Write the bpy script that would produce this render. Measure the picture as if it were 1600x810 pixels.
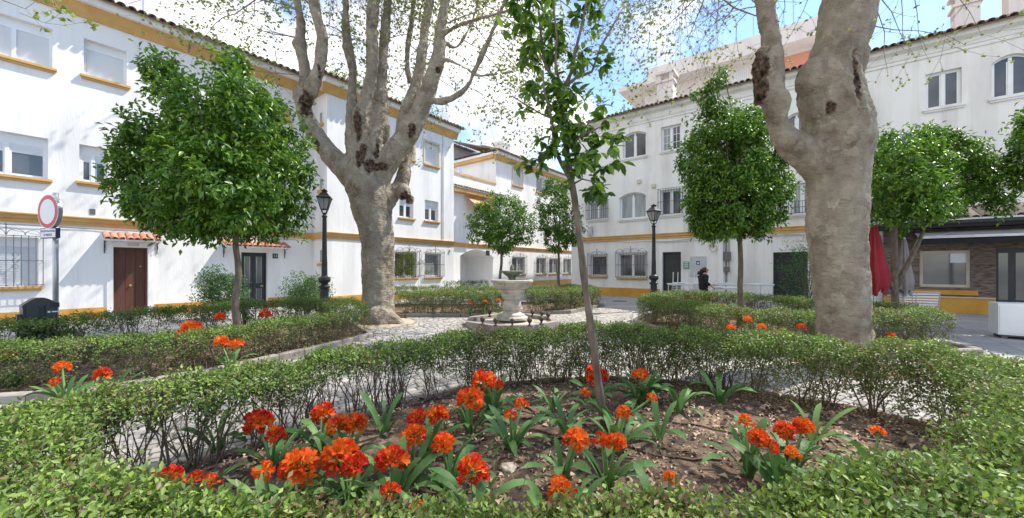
import bpy, bmesh, math, random
import numpy as np
from mathutils import Vector, Matrix, noise as mnoise
R = math.radians
random.seed(7)
rng = np.random.default_rng(7)
for o in list(bpy.data.objects): bpy.data.objects.remove(o)
scene = bpy.context.scene
col = scene.collection
# ------------------------------------------------------------------ camera
EYE = 1.55; F = 595.0; HZ = 419.0
cam_d = bpy.data.cameras.new('camera')
cam_d.sensor_width = 36; cam_d.lens = F/1600*36
cam_d.shift_y = (HZ-405)/1600
cam_d.clip_start = 0.05; cam_d.clip_end = 2000
cam = bpy.data.objects.new('camera', cam_d); col.objects.link(cam)
cam.location = (0, 0, EYE); cam.rotation_euler = (R(90), 0, 0)
scene.camera = cam
# ------------------------------------------------------------------ light
SUN = Vector((.52, .22, .79)).normalized()
sun_el = math.asin(SUN.z); sun_az = math.atan2(SUN.x, SUN.y)
w = bpy.data.worlds.new("World"); scene.world = w; w.use_nodes = True
nt = w.node_tree; N = nt.nodes; L = nt.links
for n in list(N): N.remove(n)
wout = N.new('ShaderNodeOutputWorld'); bg = N.new('ShaderNodeBackground')
sky = N.new('ShaderNodeTexSky'); sky.sky_type = 'NISHITA'; sky.sun_disc = False
sky.sun_elevation = sun_el; sky.sun_rotation = sun_az; sky.dust_density = .2; sky.ozone_density = 3.0; sky.air_density = .9
bg.inputs['Strength'].default_value = .135
tc = N.new('ShaderNodeTexCoord')
sep = N.new('ShaderNodeSeparateXYZ'); L.new(tc.outputs['Generated'], sep.inputs[0])
zz = N.new('ShaderNodeMath'); zz.operation = 'ADD'; zz.inputs[1].default_value = .28; L.new(sep.outputs['Z'], zz.inputs[0])
mx = N.new('ShaderNodeMath'); mx.operation = 'MAXIMUM'; mx.inputs[1].default_value = .1; L.new(zz.outputs[0], mx.inputs[0])
dv = N.new('ShaderNodeVectorMath'); dv.operation = 'DIVIDE'
cmb = N.new('ShaderNodeCombineXYZ')
for k in range(3): L.new(mx.outputs[0], cmb.inputs[k])
L.new(tc.outputs['Generated'], dv.inputs[0]); L.new(cmb.outputs[0], dv.inputs[1])
cn = N.new('ShaderNodeTexNoise'); cn.inputs['Scale'].default_value = 1.5; cn.inputs['Detail'].default_value = 8
cn.inputs['Roughness'].default_value = .55; cn.inputs['Distortion'].default_value = .25
mp = N.new('ShaderNodeMapping'); mp.inputs['Location'].default_value = (1.7, 3.1, 0)
L.new(dv.outputs[0], mp.inputs[0]); L.new(mp.outputs[0], cn.inputs['Vector'])
# a little clearer towards the right (east) part of the sky
ex = N.new('ShaderNodeMath'); ex.operation = 'MULTIPLY_ADD'; ex.inputs[1].default_value = -.16; L.new(sep.outputs['X'], ex.inputs[0]); L.new(cn.outputs['Fac'], ex.inputs[2])
cr = N.new('ShaderNodeValToRGB'); cr.color_ramp.elements[0].position = .45; cr.color_ramp.elements[1].position = .555
L.new(ex.outputs[0], cr.inputs[0])
cn2 = N.new('ShaderNodeTexNoise'); cn2.inputs['Scale'].default_value = 3.5; cn2.inputs['Detail'].default_value = 6
L.new(mp.outputs[0], cn2.inputs['Vector'])
cc = N.new('ShaderNodeValToRGB'); cc.color_ramp.elements[0].position = .38; cc.color_ramp.elements[1].position = .62
cc.color_ramp.elements[0].color = (2.75, 2.95, 3.6, 1); cc.color_ramp.elements[1].color = (5.5, 5.4, 5.25, 1)
L.new(cn2.outputs['Fac'], cc.inputs[0])
mix = N.new('ShaderNodeMix'); mix.data_type = 'RGBA'
L.new(cr.outputs[0], mix.inputs[0]); L.new(sky.outputs[0], mix.inputs[6]); L.new(cc.outputs[0], mix.inputs[7])
L.new(mix.outputs[2], bg.inputs['Color']); L.new(bg.outputs[0], wout.inputs['Surface'])
sd = bpy.data.lights.new('sun', 'SUN'); sd.energy = 2.9; sd.angle = R(.6); sd.color = (1, .935, .83)
so = bpy.data.objects.new('sun', sd); col.objects.link(so); so.location = (20, 0, 40)
so.rotation_euler = SUN.to_track_quat('Z', 'Y').to_euler()
vs = scene.view_settings; vs.view_transform = 'Standard'; vs.look = 'None'; vs.gamma = 1; vs.exposure = 1.35
scene.display_settings.display_device = 'sRGB'
scene.cycles.max_bounces = 6; scene.cycles.transparent_max_bounces = 8
scene.cycles.use_denoising = True

# ------------------------------------------------------------------ materials
def mat(name, c1, c2=None, rough=.8, scale=3., detail=5, bump=0., bscale=None, metal=0., spec=.5, trans=0., ramp=(.35, .65),
        per_island=False, per_object=False, tone=False, bdist=.02, c3=None, stretch=None, sat=None):
    m = bpy.data.materials.new(name); m.use_nodes = True
    nt = m.node_tree; n = nt.nodes; l = nt.links; b = n['Principled BSDF']
    b.inputs['Roughness'].default_value = rough; b.inputs['Metallic'].default_value = metal
    b.inputs['Specular IOR Level'].default_value = spec
    tc = n.new('ShaderNodeTexCoord'); vec = tc.outputs['Object']
    if stretch:
        mp = n.new('ShaderNodeMapping'); mp.inputs['Scale'].default_value = stretch; l.new(vec, mp.inputs[0]); vec = mp.outputs[0]
    if c2 is None: b.inputs['Base Color'].default_value = (*c1, 1); fac = None
    else:
        r = n.new('ShaderNodeValToRGB'); e = r.color_ramp.elements
        e[0].position, e[1].position = ramp; e[0].color = (*c1, 1); e[1].color = (*c2, 1)
        if c3: x = e.new((ramp[0]+ramp[1])/2); x.color = (*c3, 1)
        if per_island:
            g = n.new('ShaderNodeNewGeometry'); l.new(g.outputs['Random Per Island'], r.inputs[0])
        elif per_object:
            g = n.new('ShaderNodeObjectInfo'); l.new(g.outputs['Random'], r.inputs[0])
        elif tone:
            g = n.new('ShaderNodeAttribute'); g.attribute_name = 'tone'; l.new(g.outputs['Fac'], r.inputs[0])
        else:
            t = n.new('ShaderNodeTexNoise'); t.inputs['Scale'].default_value = scale; t.inputs['Detail'].default_value = detail
            l.new(vec, t.inputs['Vector']); l.new(t.outputs['Fac'], r.inputs[0])
        l.new(r.outputs[0], b.inputs['Base Color'])
    if bump:
        t = n.new('ShaderNodeTexNoise'); t.inputs['Scale'].default_value = bscale or scale*6; t.inputs['Detail'].default_value = 6
        l.new(vec, t.inputs['Vector'])
        bp = n.new('ShaderNodeBump'); bp.inputs['Strength'].default_value = bump; bp.inputs['Distance'].default_value = bdist
        l.new(t.outputs['Fac'], bp.inputs['Height']); l.new(bp.outputs[0], b.inputs['Normal'])
    if trans:
        tr = n.new('ShaderNodeBsdfTranslucent'); ms = n.new('ShaderNodeMixShader'); ms.inputs[0].default_value = trans
        if c2 is not None: l.new(r.outputs[0], tr.inputs['Color'])
        else: tr.inputs['Color'].default_value = (*c1, 1)
        o = n['Material Output']; l.new(b.outputs[0], ms.inputs[1]); l.new(tr.outputs[0], ms.inputs[2]); l.new(ms.outputs[0], o.inputs['Surface'])
    return m
M = {}
def plaster(name, base, stain, ramp=(.30, .52)):
    """white limewash: large faint stains, vertical streaks and trowel relief"""
    m = mat(name, stain, base, .9, scale=.9, ramp=ramp, detail=10, bump=.45, bscale=14, bdist=.012, stretch=(1.3, 1.3, .35), spec=.2)
    nt = m.node_tree; n = nt.nodes; l = nt.links; b = n['Principled BSDF']; src = b.inputs['Base Color'].links[0].from_socket
    tc = n.new('ShaderNodeTexCoord'); mp = n.new('ShaderNodeMapping'); mp.inputs['Scale'].default_value = (5, 5, .22); l.new(tc.outputs['Object'], mp.inputs[0])
    t = n.new('ShaderNodeTexNoise'); t.inputs['Scale'].default_value = 1.; t.inputs['Detail'].default_value = 8; l.new(mp.outputs[0], t.inputs['Vector'])
    r = n.new('ShaderNodeValToRGB'); r.color_ramp.elements[0].position = .30; r.color_ramp.elements[0].color = (.91, .905, .89, 1); r.color_ramp.elements[1].position = .46; r.color_ramp.elements[1].color = (1, 1, 1, 1); l.new(t.outputs['Fac'], r.inputs[0])
    mm = n.new('ShaderNodeMix'); mm.data_type = 'RGBA'; mm.blend_type = 'MULTIPLY'; mm.inputs[0].default_value = 1; l.new(src, mm.inputs[6]); l.new(r.outputs[0], mm.inputs[7]); l.new(mm.outputs[2], b.inputs['Base Color'])
    return m
M['wall'] = plaster('white_limewash', (.80, .795, .785), (.66, .655, .65))
M['wall2'] = plaster('cream_limewash', (.77, .76, .73), (.60, .585, .55))
M['wallp'] = plaster('pinkish_plaster', (.72, .67, .63), (.62, .57, .54))
M['ochre'] = mat('ochre_paint', (.50, .285, .09), (.63, .385, .15), .8, scale=2.5, bump=.2, bscale=20, ramp=(.3, .7))
M['ochre_d'] = mat('ochre_plinth', (.50, .24, .03), (.62, .33, .06), .8, scale=1.5, bump=.2, bscale=15)
M['beige'] = mat('beige_surround', (.52, .46, .36), (.60, .54, .43), .8, scale=3)
M['white'] = mat('white_lacquer', (.78, .79, .80), (.72, .73, .74), .4, scale=2)
M['shutter'] = mat('white_shutter', (.66, .69, .72), (.74, .76, .78), .5, scale=1.5)
M['iron'] = mat('black_iron', (.02, .02, .022), (.035, .035, .038), .45, scale=8, metal=.3)
M['iron_g'] = mat('grey_iron', (.10, .10, .11), (.15, .15, .16), .5, scale=8)
M['glass'] = mat('window_glass', (.045, .05, .055), (.11, .115, .12), .06, scale=.8, spec=.8)
M['glass_c'] = mat('window_glass_curtain', (.36, .38, .38), (.22, .24, .25), .12, scale=2.5, spec=.8, stretch=(8, 1, .6))
M['doorb'] = mat('brown_wood', (.075, .026, .014), (.115, .042, .022), .5, scale=2, stretch=(14, 14, 1), bump=.3, bscale=6, bdist=.004)
M['doord'] = mat('dark_metal_door', (.018, .020, .022), (.030, .033, .036), .45, scale=3)
M['brass'] = mat('brass', (.6, .45, .2), rough=.3, metal=.9)
M['tile'] = mat('clay_tile', (.17, .125, .10), (.40, .30, .24), .9, per_island=True, bump=.3, bscale=30, ramp=(0, 1), c3=(.27, .20, .16))
M['tile_red'] = mat('red_clay_tile', (.42, .15, .09), (.58, .30, .21), .85, per_object=True, bump=.3, bscale=30, ramp=(0, 1))
M['tile_weath'] = mat('weathered_clay_tile', (.25, .20, .15), (.50, .42, .34), .9, per_object=True, bump=.4, bscale=25, ramp=(0, 1))
M['stone_wall'] = mat('brown_ledger_stone', (.10, .075, .06), (.23, .175, .14), .9, scale=3, detail=6, stretch=(1.6, 1.6, 6), bump=1., bscale=6, bdist=.03, ramp=(.38, .62))
M['fstone'] = mat('fountain_limestone', (.30, .27, .22), (.50, .455, .385), .8, scale=4, detail=8, bump=.25, bscale=30, bdist=.008)
M['fstone_g'] = mat('mossy_stone', (.10, .115, .07), (.24, .24, .18), .85, scale=9, detail=8, bump=.4, bscale=30, bdist=.01)
M['kerb'] = mat('kerb_stone', (.22, .195, .165), (.36, .325, .285), .9, per_object=True, bump=.5, bscale=18, bdist=.01, ramp=(0, 1))
M['brick'] = mat('brick_kerb', (.20, .12, .09), (.30, .20, .15), .9, per_object=True, bump=.5, bscale=18, ramp=(0, 1))
M['cob'] = mat('granite_cobble', (.20, .19, .172), (.39, .372, .34), .85, per_object=True, bump=.6, bscale=30, bdist=.008, ramp=(0, 1))
M['cobi'] = mat('granite_cobble_far', (.21, .20, .18), (.40, .382, .35), .85, per_island=True, bump=.6, bscale=30, bdist=.008, ramp=(0, 1))
M['mortar'] = mat('sandy_mortar', (.12, .10, .075), (.24, .21, .16), .95, scale=5, detail=8, bump=.6, bscale=60, bdist=.006)
M['pave'] = mat('grey_pavement', (.26, .255, .245), (.36, .35, .335), .9, scale=1.2, detail=10, bump=.3, bscale=40, bdist=.004)
M['slab'] = mat('paving_slab', (.24, .24, .25), (.32, .32, .325), .8, per_object=True, bump=.3, bscale=40, bdist=.004, ramp=(0, 1))
M['soil'] = mat('garden_soil', (.065, .042, .028), (.22, .15, .098), .95, scale=7, detail=10, bump=1., bscale=22, bdist=.05, c3=(.13, .088, .058))
M['litter'] = mat('dry_leaf', (.20, .12, .075), (.50, .38, .27), .8, per_island=True, ramp=(0, 1))
M['hose'] = mat('drip_hose', (.09, .05, .035), (.13, .08, .05), .6, scale=5)
M['bark_c'] = mat('citrus_bark', (.10, .075, .055), (.20, .155, .115), .9, scale=14, detail=8, bump=.7, bscale=40, bdist=.01, stretch=(1, 1, .4))
M['twig'] = mat('twig_bark', (.11, .085, .06), (.20, .16, .12), .9, scale=14)
M['twig_p'] = mat('plane_twig', (.16, .13, .105), (.26, .22, .18), .9, scale=6)
M['leaf_c'] = mat('orange_tree_leaf', (.035, .095, .012), (.26, .42, .04), .36, tone=True, ramp=(0, 1), c3=(.10, .22, .024), trans=.33, spec=.5)
M['leaf_y'] = mat('young_citrus_leaf', (.025, .075, .02), (.13, .24, .035), .35, tone=True, ramp=(0, 1), trans=.35)
M['leaf_o'] = mat('foreground_leaf', (.028, .085, .014), (.17, .30, .032), .33, per_object=True, ramp=(0, 1), trans=.4)
M['leaf_o2'] = mat('foreground_leaf_mass', (.028, .085, .014), (.17, .30, .032), .33, per_island=True, ramp=(0, 1), trans=.4)
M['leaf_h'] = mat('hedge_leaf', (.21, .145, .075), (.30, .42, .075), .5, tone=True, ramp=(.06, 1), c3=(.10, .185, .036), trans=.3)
M['leaf_p'] = mat('plane_leaf', (.16, .19, .06), (.33, .40, .09), .6, tone=True, ramp=(0, 1), trans=.45)
M['leaf_s'] = mat('shrub_leaf', (.05, .12, .04), (.19, .33, .11), .5, tone=True, ramp=(0, 1), trans=.3)
M['leaf_d'] = mat('bamboo_leaf', (.05, .13, .04), (.17, .32, .11), .5, tone=True, ramp=(0, 1), trans=.3)
M['clivia'] = mat('clivia_leaf', (.05, .14, .035), (.16, .29, .09), .5, per_object=True, ramp=(0, 1), trans=.25, spec=.3, bump=.25, bscale=60)
M['stalk'] = mat('flower_stalk', (.10, .20, .05), (.14, .26, .06), .45, scale=8)
def petal(name, ca, cb):
    m = mat(name, ca, cb, .6, per_object=True, ramp=(0, 1), trans=.45, spec=.2)
    return m
M['pet_o'] = petal('orange_petal', (.80, .08, .012), (.90, .20, .03))
M['pet_r'] = petal('red_petal', (.62, .02, .02), (.76, .06, .02))
M['throat'] = mat('yellow_throat', (.85, .45, .05), rough=.5, trans=.3)
M['binb'] = mat('dark_plastic', (.022, .026, .028), (.035, .04, .042), .38, scale=3)
M['sign_w'] = mat('sign_white', (.72, .76, .80), rough=.35)
M['sign_r'] = mat('sign_red', (.55, .045, .075), rough=.35)
M['steel'] = mat('galvanised', (.45, .46, .49), (.55, .56, .58), .4, scale=6, metal=.6)
M['navy'] = mat('navy_print', (.04, .05, .12), rough=.5)
M['redc'] = mat('red_canvas', (.20, .006, .012), (.28, .010, .018), .8, scale=3)
M['greyc'] = mat('grey_canvas', (.22, .19, .19), (.30, .27, .26), .85, scale=4)
M['awn'] = mat('awning_canvas', (.20, .19, .18), (.26, .25, .24), .8, scale=3)
M['darkin'] = mat('dark_interior', (.015, .015, .015), rough=.9)
M['black'] = mat('black_cloth', (.010, .010, .012), (.018, .018, .020), .85, scale=9, bump=.3)
M['trouser'] = mat('dark_denim', (.025, .03, .045), rough=.85)
M['skin'] = mat('skin', (.50, .29, .20), (.56, .34, .25), .55, scale=8)
M['hair'] = mat('dark_hair', (.022, .014, .010), (.04, .025, .018), .5, scale=30)
M['green_s'] = mat('green_sign', (.06, .22, .12), rough=.5)
M['orangep'] = mat('orange_awning', (.62, .28, .13), (.70, .36, .20), .8, scale=2, stretch=(8, 1, 1))
M['salmon'] = mat('salmon_plaster', (.62, .27, .17), rough=.85)
M['lampglass'] = mat('lamp_glass', (.55, .58, .60), rough=.1, spec=.7, trans=.6)
M['rock'] = mat('pale_rock', (.38, .33, .26), (.52, .46, .37), .9, scale=10, bump=.6)
M['cable'] = mat('cable_grey', (.14, .13, .12), rough=.7)
def bark_plane():
    m = bpy.data.materials.new('plane_tree_bark'); m.use_nodes = True
    nt = m.node_tree; n = nt.nodes; l = nt.links; b = n['Principled BSDF']; b.inputs['Roughness'].default_value = .9
    b.inputs['Specular IOR Level'].default_value = .2
    tc = n.new('ShaderNodeTexCoord'); mp = n.new('ShaderNodeMapping'); mp.inputs['Scale'].default_value = (1, 1, .75); l.new(tc.outputs['Object'], mp.inputs[0])
    wn = n.new('ShaderNodeTexNoise'); wn.inputs['Scale'].default_value = 5; wn.inputs['Detail'].default_value = 5; l.new(mp.outputs[0], wn.inputs['Vector'])
    wm = n.new('ShaderNodeMix'); wm.data_type = 'RGBA'; wm.inputs[0].default_value = .22; l.new(mp.outputs[0], wm.inputs[6]); l.new(wn.outputs['Color'], wm.inputs[7])
    v = n.new('ShaderNodeTexVoronoi'); v.inputs['Scale'].default_value = 12; l.new(wm.outputs[2], v.inputs['Vector'])
    r1 = n.new('ShaderNodeValToRGB'); e = r1.color_ramp.elements; e[0].position = 0; e[0].color = (.22, .17, .12, 1); e[1].position = 1; e[1].color = (.58, .51, .40, 1)
    x = e.new(.35); x.color = (.30, .26, .205, 1); x = e.new(.6); x.color = (.39, .34, .265, 1); x = e.new(.8); x.color = (.34, .335, .25, 1)
    sx = n.new('ShaderNodeSeparateColor'); l.new(v.outputs['Color'], sx.inputs[0]); l.new(sx.outputs[0], r1.inputs[0])
    nn = n.new('ShaderNodeTexNoise'); nn.inputs['Scale'].default_value = 2.6; nn.inputs['Detail'].default_value = 10; nn.inputs['Roughness'].default_value = .65; l.new(mp.outputs[0], nn.inputs['Vector'])
    r2 = n.new('ShaderNodeValToRGB'); e = r2.color_ramp.elements; e[0].position = .34; e[0].color = (.13, .088, .058, 1); e[1].position = .66; e[1].color = (.45, .385, .295, 1)
    x = e.new(.47); x.color = (.30, .245, .185, 1)
    l.new(nn.outputs['Fac'], r2.inputs[0])
    m1 = n.new('ShaderNodeMix'); m1.data_type = 'RGBA'; m1.inputs[0].default_value = .6; l.new(r1.outputs[0], m1.inputs[6]); l.new(r2.outputs[0], m1.inputs[7])
    at = n.new('ShaderNodeAttribute'); at.attribute_name = 'scar'
    sn = n.new('ShaderNodeTexNoise'); sn.inputs['Scale'].default_value = 16; sn.inputs['Detail'].default_value = 8; l.new(mp.outputs[0], sn.inputs['Vector'])
    sr = n.new('ShaderNodeValToRGB'); e = sr.color_ramp.elements; e[0].position = .36; e[0].color = (.02, .014, .011, 1); e[1].position = .68; e[1].color = (.19, .12, .08, 1)
    l.new(sn.outputs['Fac'], sr.inputs[0])
    ad = n.new('ShaderNodeMath'); ad.operation = 'MULTIPLY_ADD'; ad.inputs[1].default_value = 2.4; ln_ = n.new('ShaderNodeTexNoise'); ln_.inputs['Scale'].default_value = 5.5; ln_.inputs['Detail'].default_value = 9; ln_.inputs['Roughness'].default_value = .7; l.new(mp.outputs[0], ln_.inputs['Vector']); l.new(ln_.outputs['Fac'], ad.inputs[0]); l.new(at.outputs['Fac'], ad.inputs[2])
    st = n.new('ShaderNodeMapRange'); st.inputs[1].default_value = 1.62; st.inputs[2].default_value = 2.0; l.new(ad.outputs[0], st.inputs[0])
    m2 = n.new('ShaderNodeMix'); m2.data_type = 'RGBA'; l.new(st.outputs[0], m2.inputs[0]); l.new(m1.outputs[2], m2.inputs[6]); l.new(sr.outputs[0], m2.inputs[7])
    l.new(m2.outputs[2], b.inputs['Base Color'])
    bn = n.new('ShaderNodeTexNoise'); bn.inputs['Scale'].default_value = 17; bn.inputs['Detail'].default_value = 9; bn.inputs['Roughness'].default_value = .7; l.new(mp.outputs[0], bn.inputs['Vector'])
    mp2 = n.new('ShaderNodeMapping'); mp2.inputs['Scale'].default_value = (3, 3, 11); l.new(tc.outputs['Object'], mp2.inputs[0])
    wr = n.new('ShaderNodeTexNoise'); wr.inputs['Scale'].default_value = 2.2; wr.inputs['Detail'].default_value = 8; wr.inputs['Distortion'].default_value = .6; l.new(mp2.outputs[0], wr.inputs['Vector'])
    b0 = n.new('ShaderNodeMath'); b0.operation = 'MULTIPLY_ADD'; b0.inputs[1].default_value = .9; l.new(wr.outputs['Fac'], b0.inputs[0]); l.new(bn.outputs['Fac'], b0.inputs[2])
    ba = n.new('ShaderNodeMath'); ba.operation = 'ADD'; l.new(b0.outputs[0], ba.inputs[0]); l.new(sx.outputs[0], ba.inputs[1])
    bp = n.new('ShaderNodeBump'); bp.inputs['Strength'].default_value = 1.; bp.inputs['Distance'].default_value = .06
    l.new(ba.outputs[0], bp.inputs['Height']); l.new(bp.outputs[0], b.inputs['Normal'])
    return m
M['bark_p'] = bark_plane()

# ------------------------------------------------------------------ mesh helpers
class MB:
    def __init__(s): s.v = []; s.f = []; s.mi = []
    def add(s, vs, fs, mi=0):
        b = len(s.v); s.v += [tuple(p) for p in vs]
        for f in fs: s.f.append(tuple(i+b for i in f)); s.mi.append(mi)
        return s
    def box(s, a, b, mi=0, M4=None):
        x0, x1 = sorted((a[0], b[0])); y0, y1 = sorted((a[1], b[1])); z0, z1 = sorted((a[2], b[2]))
        vs = [(x0,y0,z0),(x1,y0,z0),(x1,y1,z0),(x0,y1,z0),(x0,y0,z1),(x1,y0,z1),(x1,y1,z1),(x0,y1,z1)]
        if M4: vs = [M4 @ Vector(p) for p in vs]
        return s.add(vs, [(0,3,2,1),(4,5,6,7),(0,1,5,4),(1,2,6,5),(2,3,7,6),(3,0,4,7)], mi)
    def chbox(s, a, b, c=.01, mi=0):
        """box with chamfered top edges"""
        x0, y0, z0 = a; x1, y1, z1 = b
        vs = [(x0,y0,z0),(x1,y0,z0),(x1,y1,z0),(x0,y1,z0),(x0,y0,z1-c),(x1,y0,z1-c),(x1,y1,z1-c),(x0,y1,z1-c),
              (x0+c,y0+c,z1),(x1-c,y0+c,z1),(x1-c,y1-c,z1),(x0+c,y1-c,z1)]
        return s.add(vs, [(0,3,2,1),(8,9,10,11)]+[(i,(i+1)%4,(i+1)%4+4,i+4) for i in range(4)]+[(i+4,(i+1)%4+4,(i+1)%4+8,i+8) for i in range(4)], mi)
    def tube(s, pts, rad, n=8, mi=0, caps=True):
        pts = [Vector(p) for p in pts]
        if not hasattr(rad, '__len__'): rad = [rad]*len(pts)
        b = len(s.v); up = None
        for i, p in enumerate(pts):
            d = (pts[min(i+1, len(pts)-1)]-pts[max(i-1, 0)])
            if d.length < 1e-9: d = Vector((0, 0, 1))
            d.normalize()
            if up is None: up = d.orthogonal().normalized()
            u = (up - d*up.dot(d))
            u = u.normalized() if u.length > 1e-6 else d.orthogonal().normalized()
            up = u; v = d.cross(u)
            for k in range(n):
                a = 2*math.pi*k/n
                s.v.append(tuple(p+(u*math.cos(a)+v*math.sin(a))*rad[i]))
        for i in range(len(pts)-1):
            for k in range(n):
                s.f.append((b+i*n+k, b+i*n+(k+1)%n, b+(i+1)*n+(k+1)%n, b+(i+1)*n+k)); s.mi.append(mi)
        if caps:
            s.f.append(tuple(b+k for k in reversed(range(n)))); s.mi.append(mi)
            e = b+(len(pts)-1)*n
            s.f.append(tuple(e+k for k in range(n))); s.mi.append(mi)
        return s
    def lathe(s, prof, n=24, c=(0,0,0), mi=0, sides_rot=0.):
        b = len(s.v)
        for r, z in prof:
            for k in range(n):
                a = 2*math.pi*k/n+sides_rot; s.v.append((c[0]+r*math.cos(a), c[1]+r*math.sin(a), c[2]+z))
        for i in range(len(prof)-1):
            for k in range(n):
                s.f.append((b+i*n+k, b+i*n+(k+1)%n, b+(i+1)*n+(k+1)%n, b+(i+1)*n+k)); s.mi.append(mi)
        s.f.append(tuple(b+k for k in reversed(range(n)))); s.mi.append(mi)
        e = b+(len(prof)-1)*n; s.f.append(tuple(e+k for k in range(n))); s.mi.append(mi)
        return s
    def prism(s, poly, z0, z1, mi=0):
        n = len(poly); s.add([(p[0], p[1], z0) for p in poly]+[(p[0], p[1], z1) for p in poly],
            [tuple(reversed(range(n))), tuple(range(n, 2*n))]+[(i, (i+1)%n, (i+1)%n+n, i+n) for i in range(n)], mi); return s
    def vprism(s, poly, y0, y1, mi=0):
        """polygon in the xz plane extruded along y"""
        n = len(poly); s.add([(p[0], y0, p[1]) for p in poly]+[(p[0], y1, p[1]) for p in poly],
            [tuple(range(n)), tuple(reversed(range(n, 2*n)))]+[((i+1)%n, i, i+n, (i+1)%n+n) for i in range(n)], mi); return s
    def mesh(s, name, mats, smooth=False):
        me = bpy.data.meshes.new(name); me.from_pydata(s.v, [], s.f)
        if not isinstance(mats, (list, tuple)): mats = [mats]
        for m in mats: me.materials.append(m)
        if len(mats) > 1: me.polygons.foreach_set('material_index', s.mi)
        if smooth: me.polygons.foreach_set('use_smooth', [True]*len(me.polygons))
        me.update(); return me
    def build(s, name, mats, parent=None, loc=None, smooth=False):
        return link(name, s.mesh(name, mats, smooth), parent, loc)
def link(name, me, parent=None, loc=None, rot=None, scale=None):
    o = bpy.data.objects.new(name, me); col.objects.link(o)
    if parent: o.parent = parent
    if loc is not None: o.location = loc
    if rot is not None: o.rotation_euler = rot
    if scale is not None: o.scale = scale if hasattr(scale, '__len__') else (scale,)*3
    return o
def smooth_by_angle(o, ang=40):
    o.data.shade_smooth() if hasattr(o.data, 'shade_smooth') else None
def thing(name, label, cat, loc=(0,0,0), rz=0, group=None):
    o = bpy.data.objects.new(name, None); col.objects.link(o); o.location = loc; o.rotation_euler = (0, 0, rz)
    o.empty_display_size = .2
    return tag(o, label, cat, group)
def tag(o, label, cat, group=None):
    o['label'] = label; o['category'] = cat
    if group: o['group'] = group
    return o
def struct(o): o['kind'] = 'structure'; return o
def stuff(o): o['kind'] = 'stuff'; return o
def copy_tree(o, parent=None):
    c = o.copy(); col.objects.link(c)
    if parent: c.parent = parent
    for ch in list(o.children): copy_tree(ch, c)
    return c
def PX(px, py, Y): return Vector(((px-800)/F*Y, Y, EYE+(HZ-py)/F*Y))
def GP(px, py, z=0.):
    Y = (EYE-z)*F/(py-HZ); return Vector(((px-800)/F*Y, Y, z))
def fast_mesh(name, V, faces_n, loops, material, tone=None, smooth=False):
    """V (n,3) array; faces_n array of corner counts; loops flat indices"""
    me = bpy.data.meshes.new(name)
    me.vertices.add(len(V)); me.vertices.foreach_set('co', np.asarray(V, dtype=np.float32).ravel())
    me.loops.add(len(loops)); me.loops.foreach_set('vertex_index', np.asarray(loops, dtype=np.int32))
    me.polygons.add(len(faces_n))
    st = np.concatenate([[0], np.cumsum(faces_n)[:-1]]).astype(np.int32)
    me.polygons.foreach_set('loop_start', st)
    try: me.polygons.foreach_set('loop_total', np.asarray(faces_n, dtype=np.int32))
    except Exception: pass
    me.materials.append(material)
    if tone is not None:
        a = me.attributes.new('tone', 'FLOAT', 'FACE'); a.data.foreach_set('value', np.asarray(tone, dtype=np.float32))
    if smooth: me.polygons.foreach_set('use_smooth', np.ones(len(faces_n), dtype=bool))
    me.update(calc_edges=True); return me
def unit(a): return a/np.maximum(np.linalg.norm(a, axis=1, keepdims=True), 1e-9)
def leaves_mesh(name, P, D, Nn, Ln, Wd, material, tone, fold=.18, droop=.15, rich=False, wide=.5):
    P = np.asarray(P, float); n = len(P)
    D = unit(np.asarray(D, float)); S = unit(np.cross(D, Nn)); Nn = np.cross(S, D)
    Ln = np.broadcast_to(np.asarray(Ln, float), (n,))[:, None]; Wd = np.broadcast_to(np.asarray(Wd, float), (n,))[:, None]
    if not rich:
        a = P; t = P+D*Ln-Nn*Ln*droop; mid = P+D*Ln*wide
        l = mid+S*Wd*.5+Nn*Wd*fold; r = mid-S*Wd*.5+Nn*Wd*fold
        V = np.stack([a, r, t, l], 1).reshape(-1, 3)
        b = np.arange(n)[:, None]*4
        loops = (b+np.array([[0, 1, 2, 0, 2, 3]])).ravel(); fn = np.full(2*n, 3); tn = np.repeat(tone, 2)
    else:
        def at(u, s_, f_, dr): return P+D*Ln*u+S*Wd*s_+Nn*(Wd*f_-Ln*droop*dr)
        V = np.stack([at(0,0,0,0), at(.33,-.42,fold,.12), at(.33,0,0,.12), at(.33,.42,fold,.12), at(.68,-.36,fold,.45), at(.68,0,0,.45), at(.68,.36,fold,.45), at(1,0,0,1)], 1).reshape(-1, 3)
        b = np.arange(n)[:, None]*8
        loops = (b+np.array([[0,1,2, 0,2,3, 1,4,5,2, 2,5,6,3, 4,7,5, 5,7,6]])).ravel(); fn = np.tile([3,3,4,4,3,3], n); tn = np.repeat(tone, 6)
    return fast_mesh(name, V, fn, loops, material, tn)
def rand_unit(n):
    a = rng.normal(size=(n, 3)); return unit(a)
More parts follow.
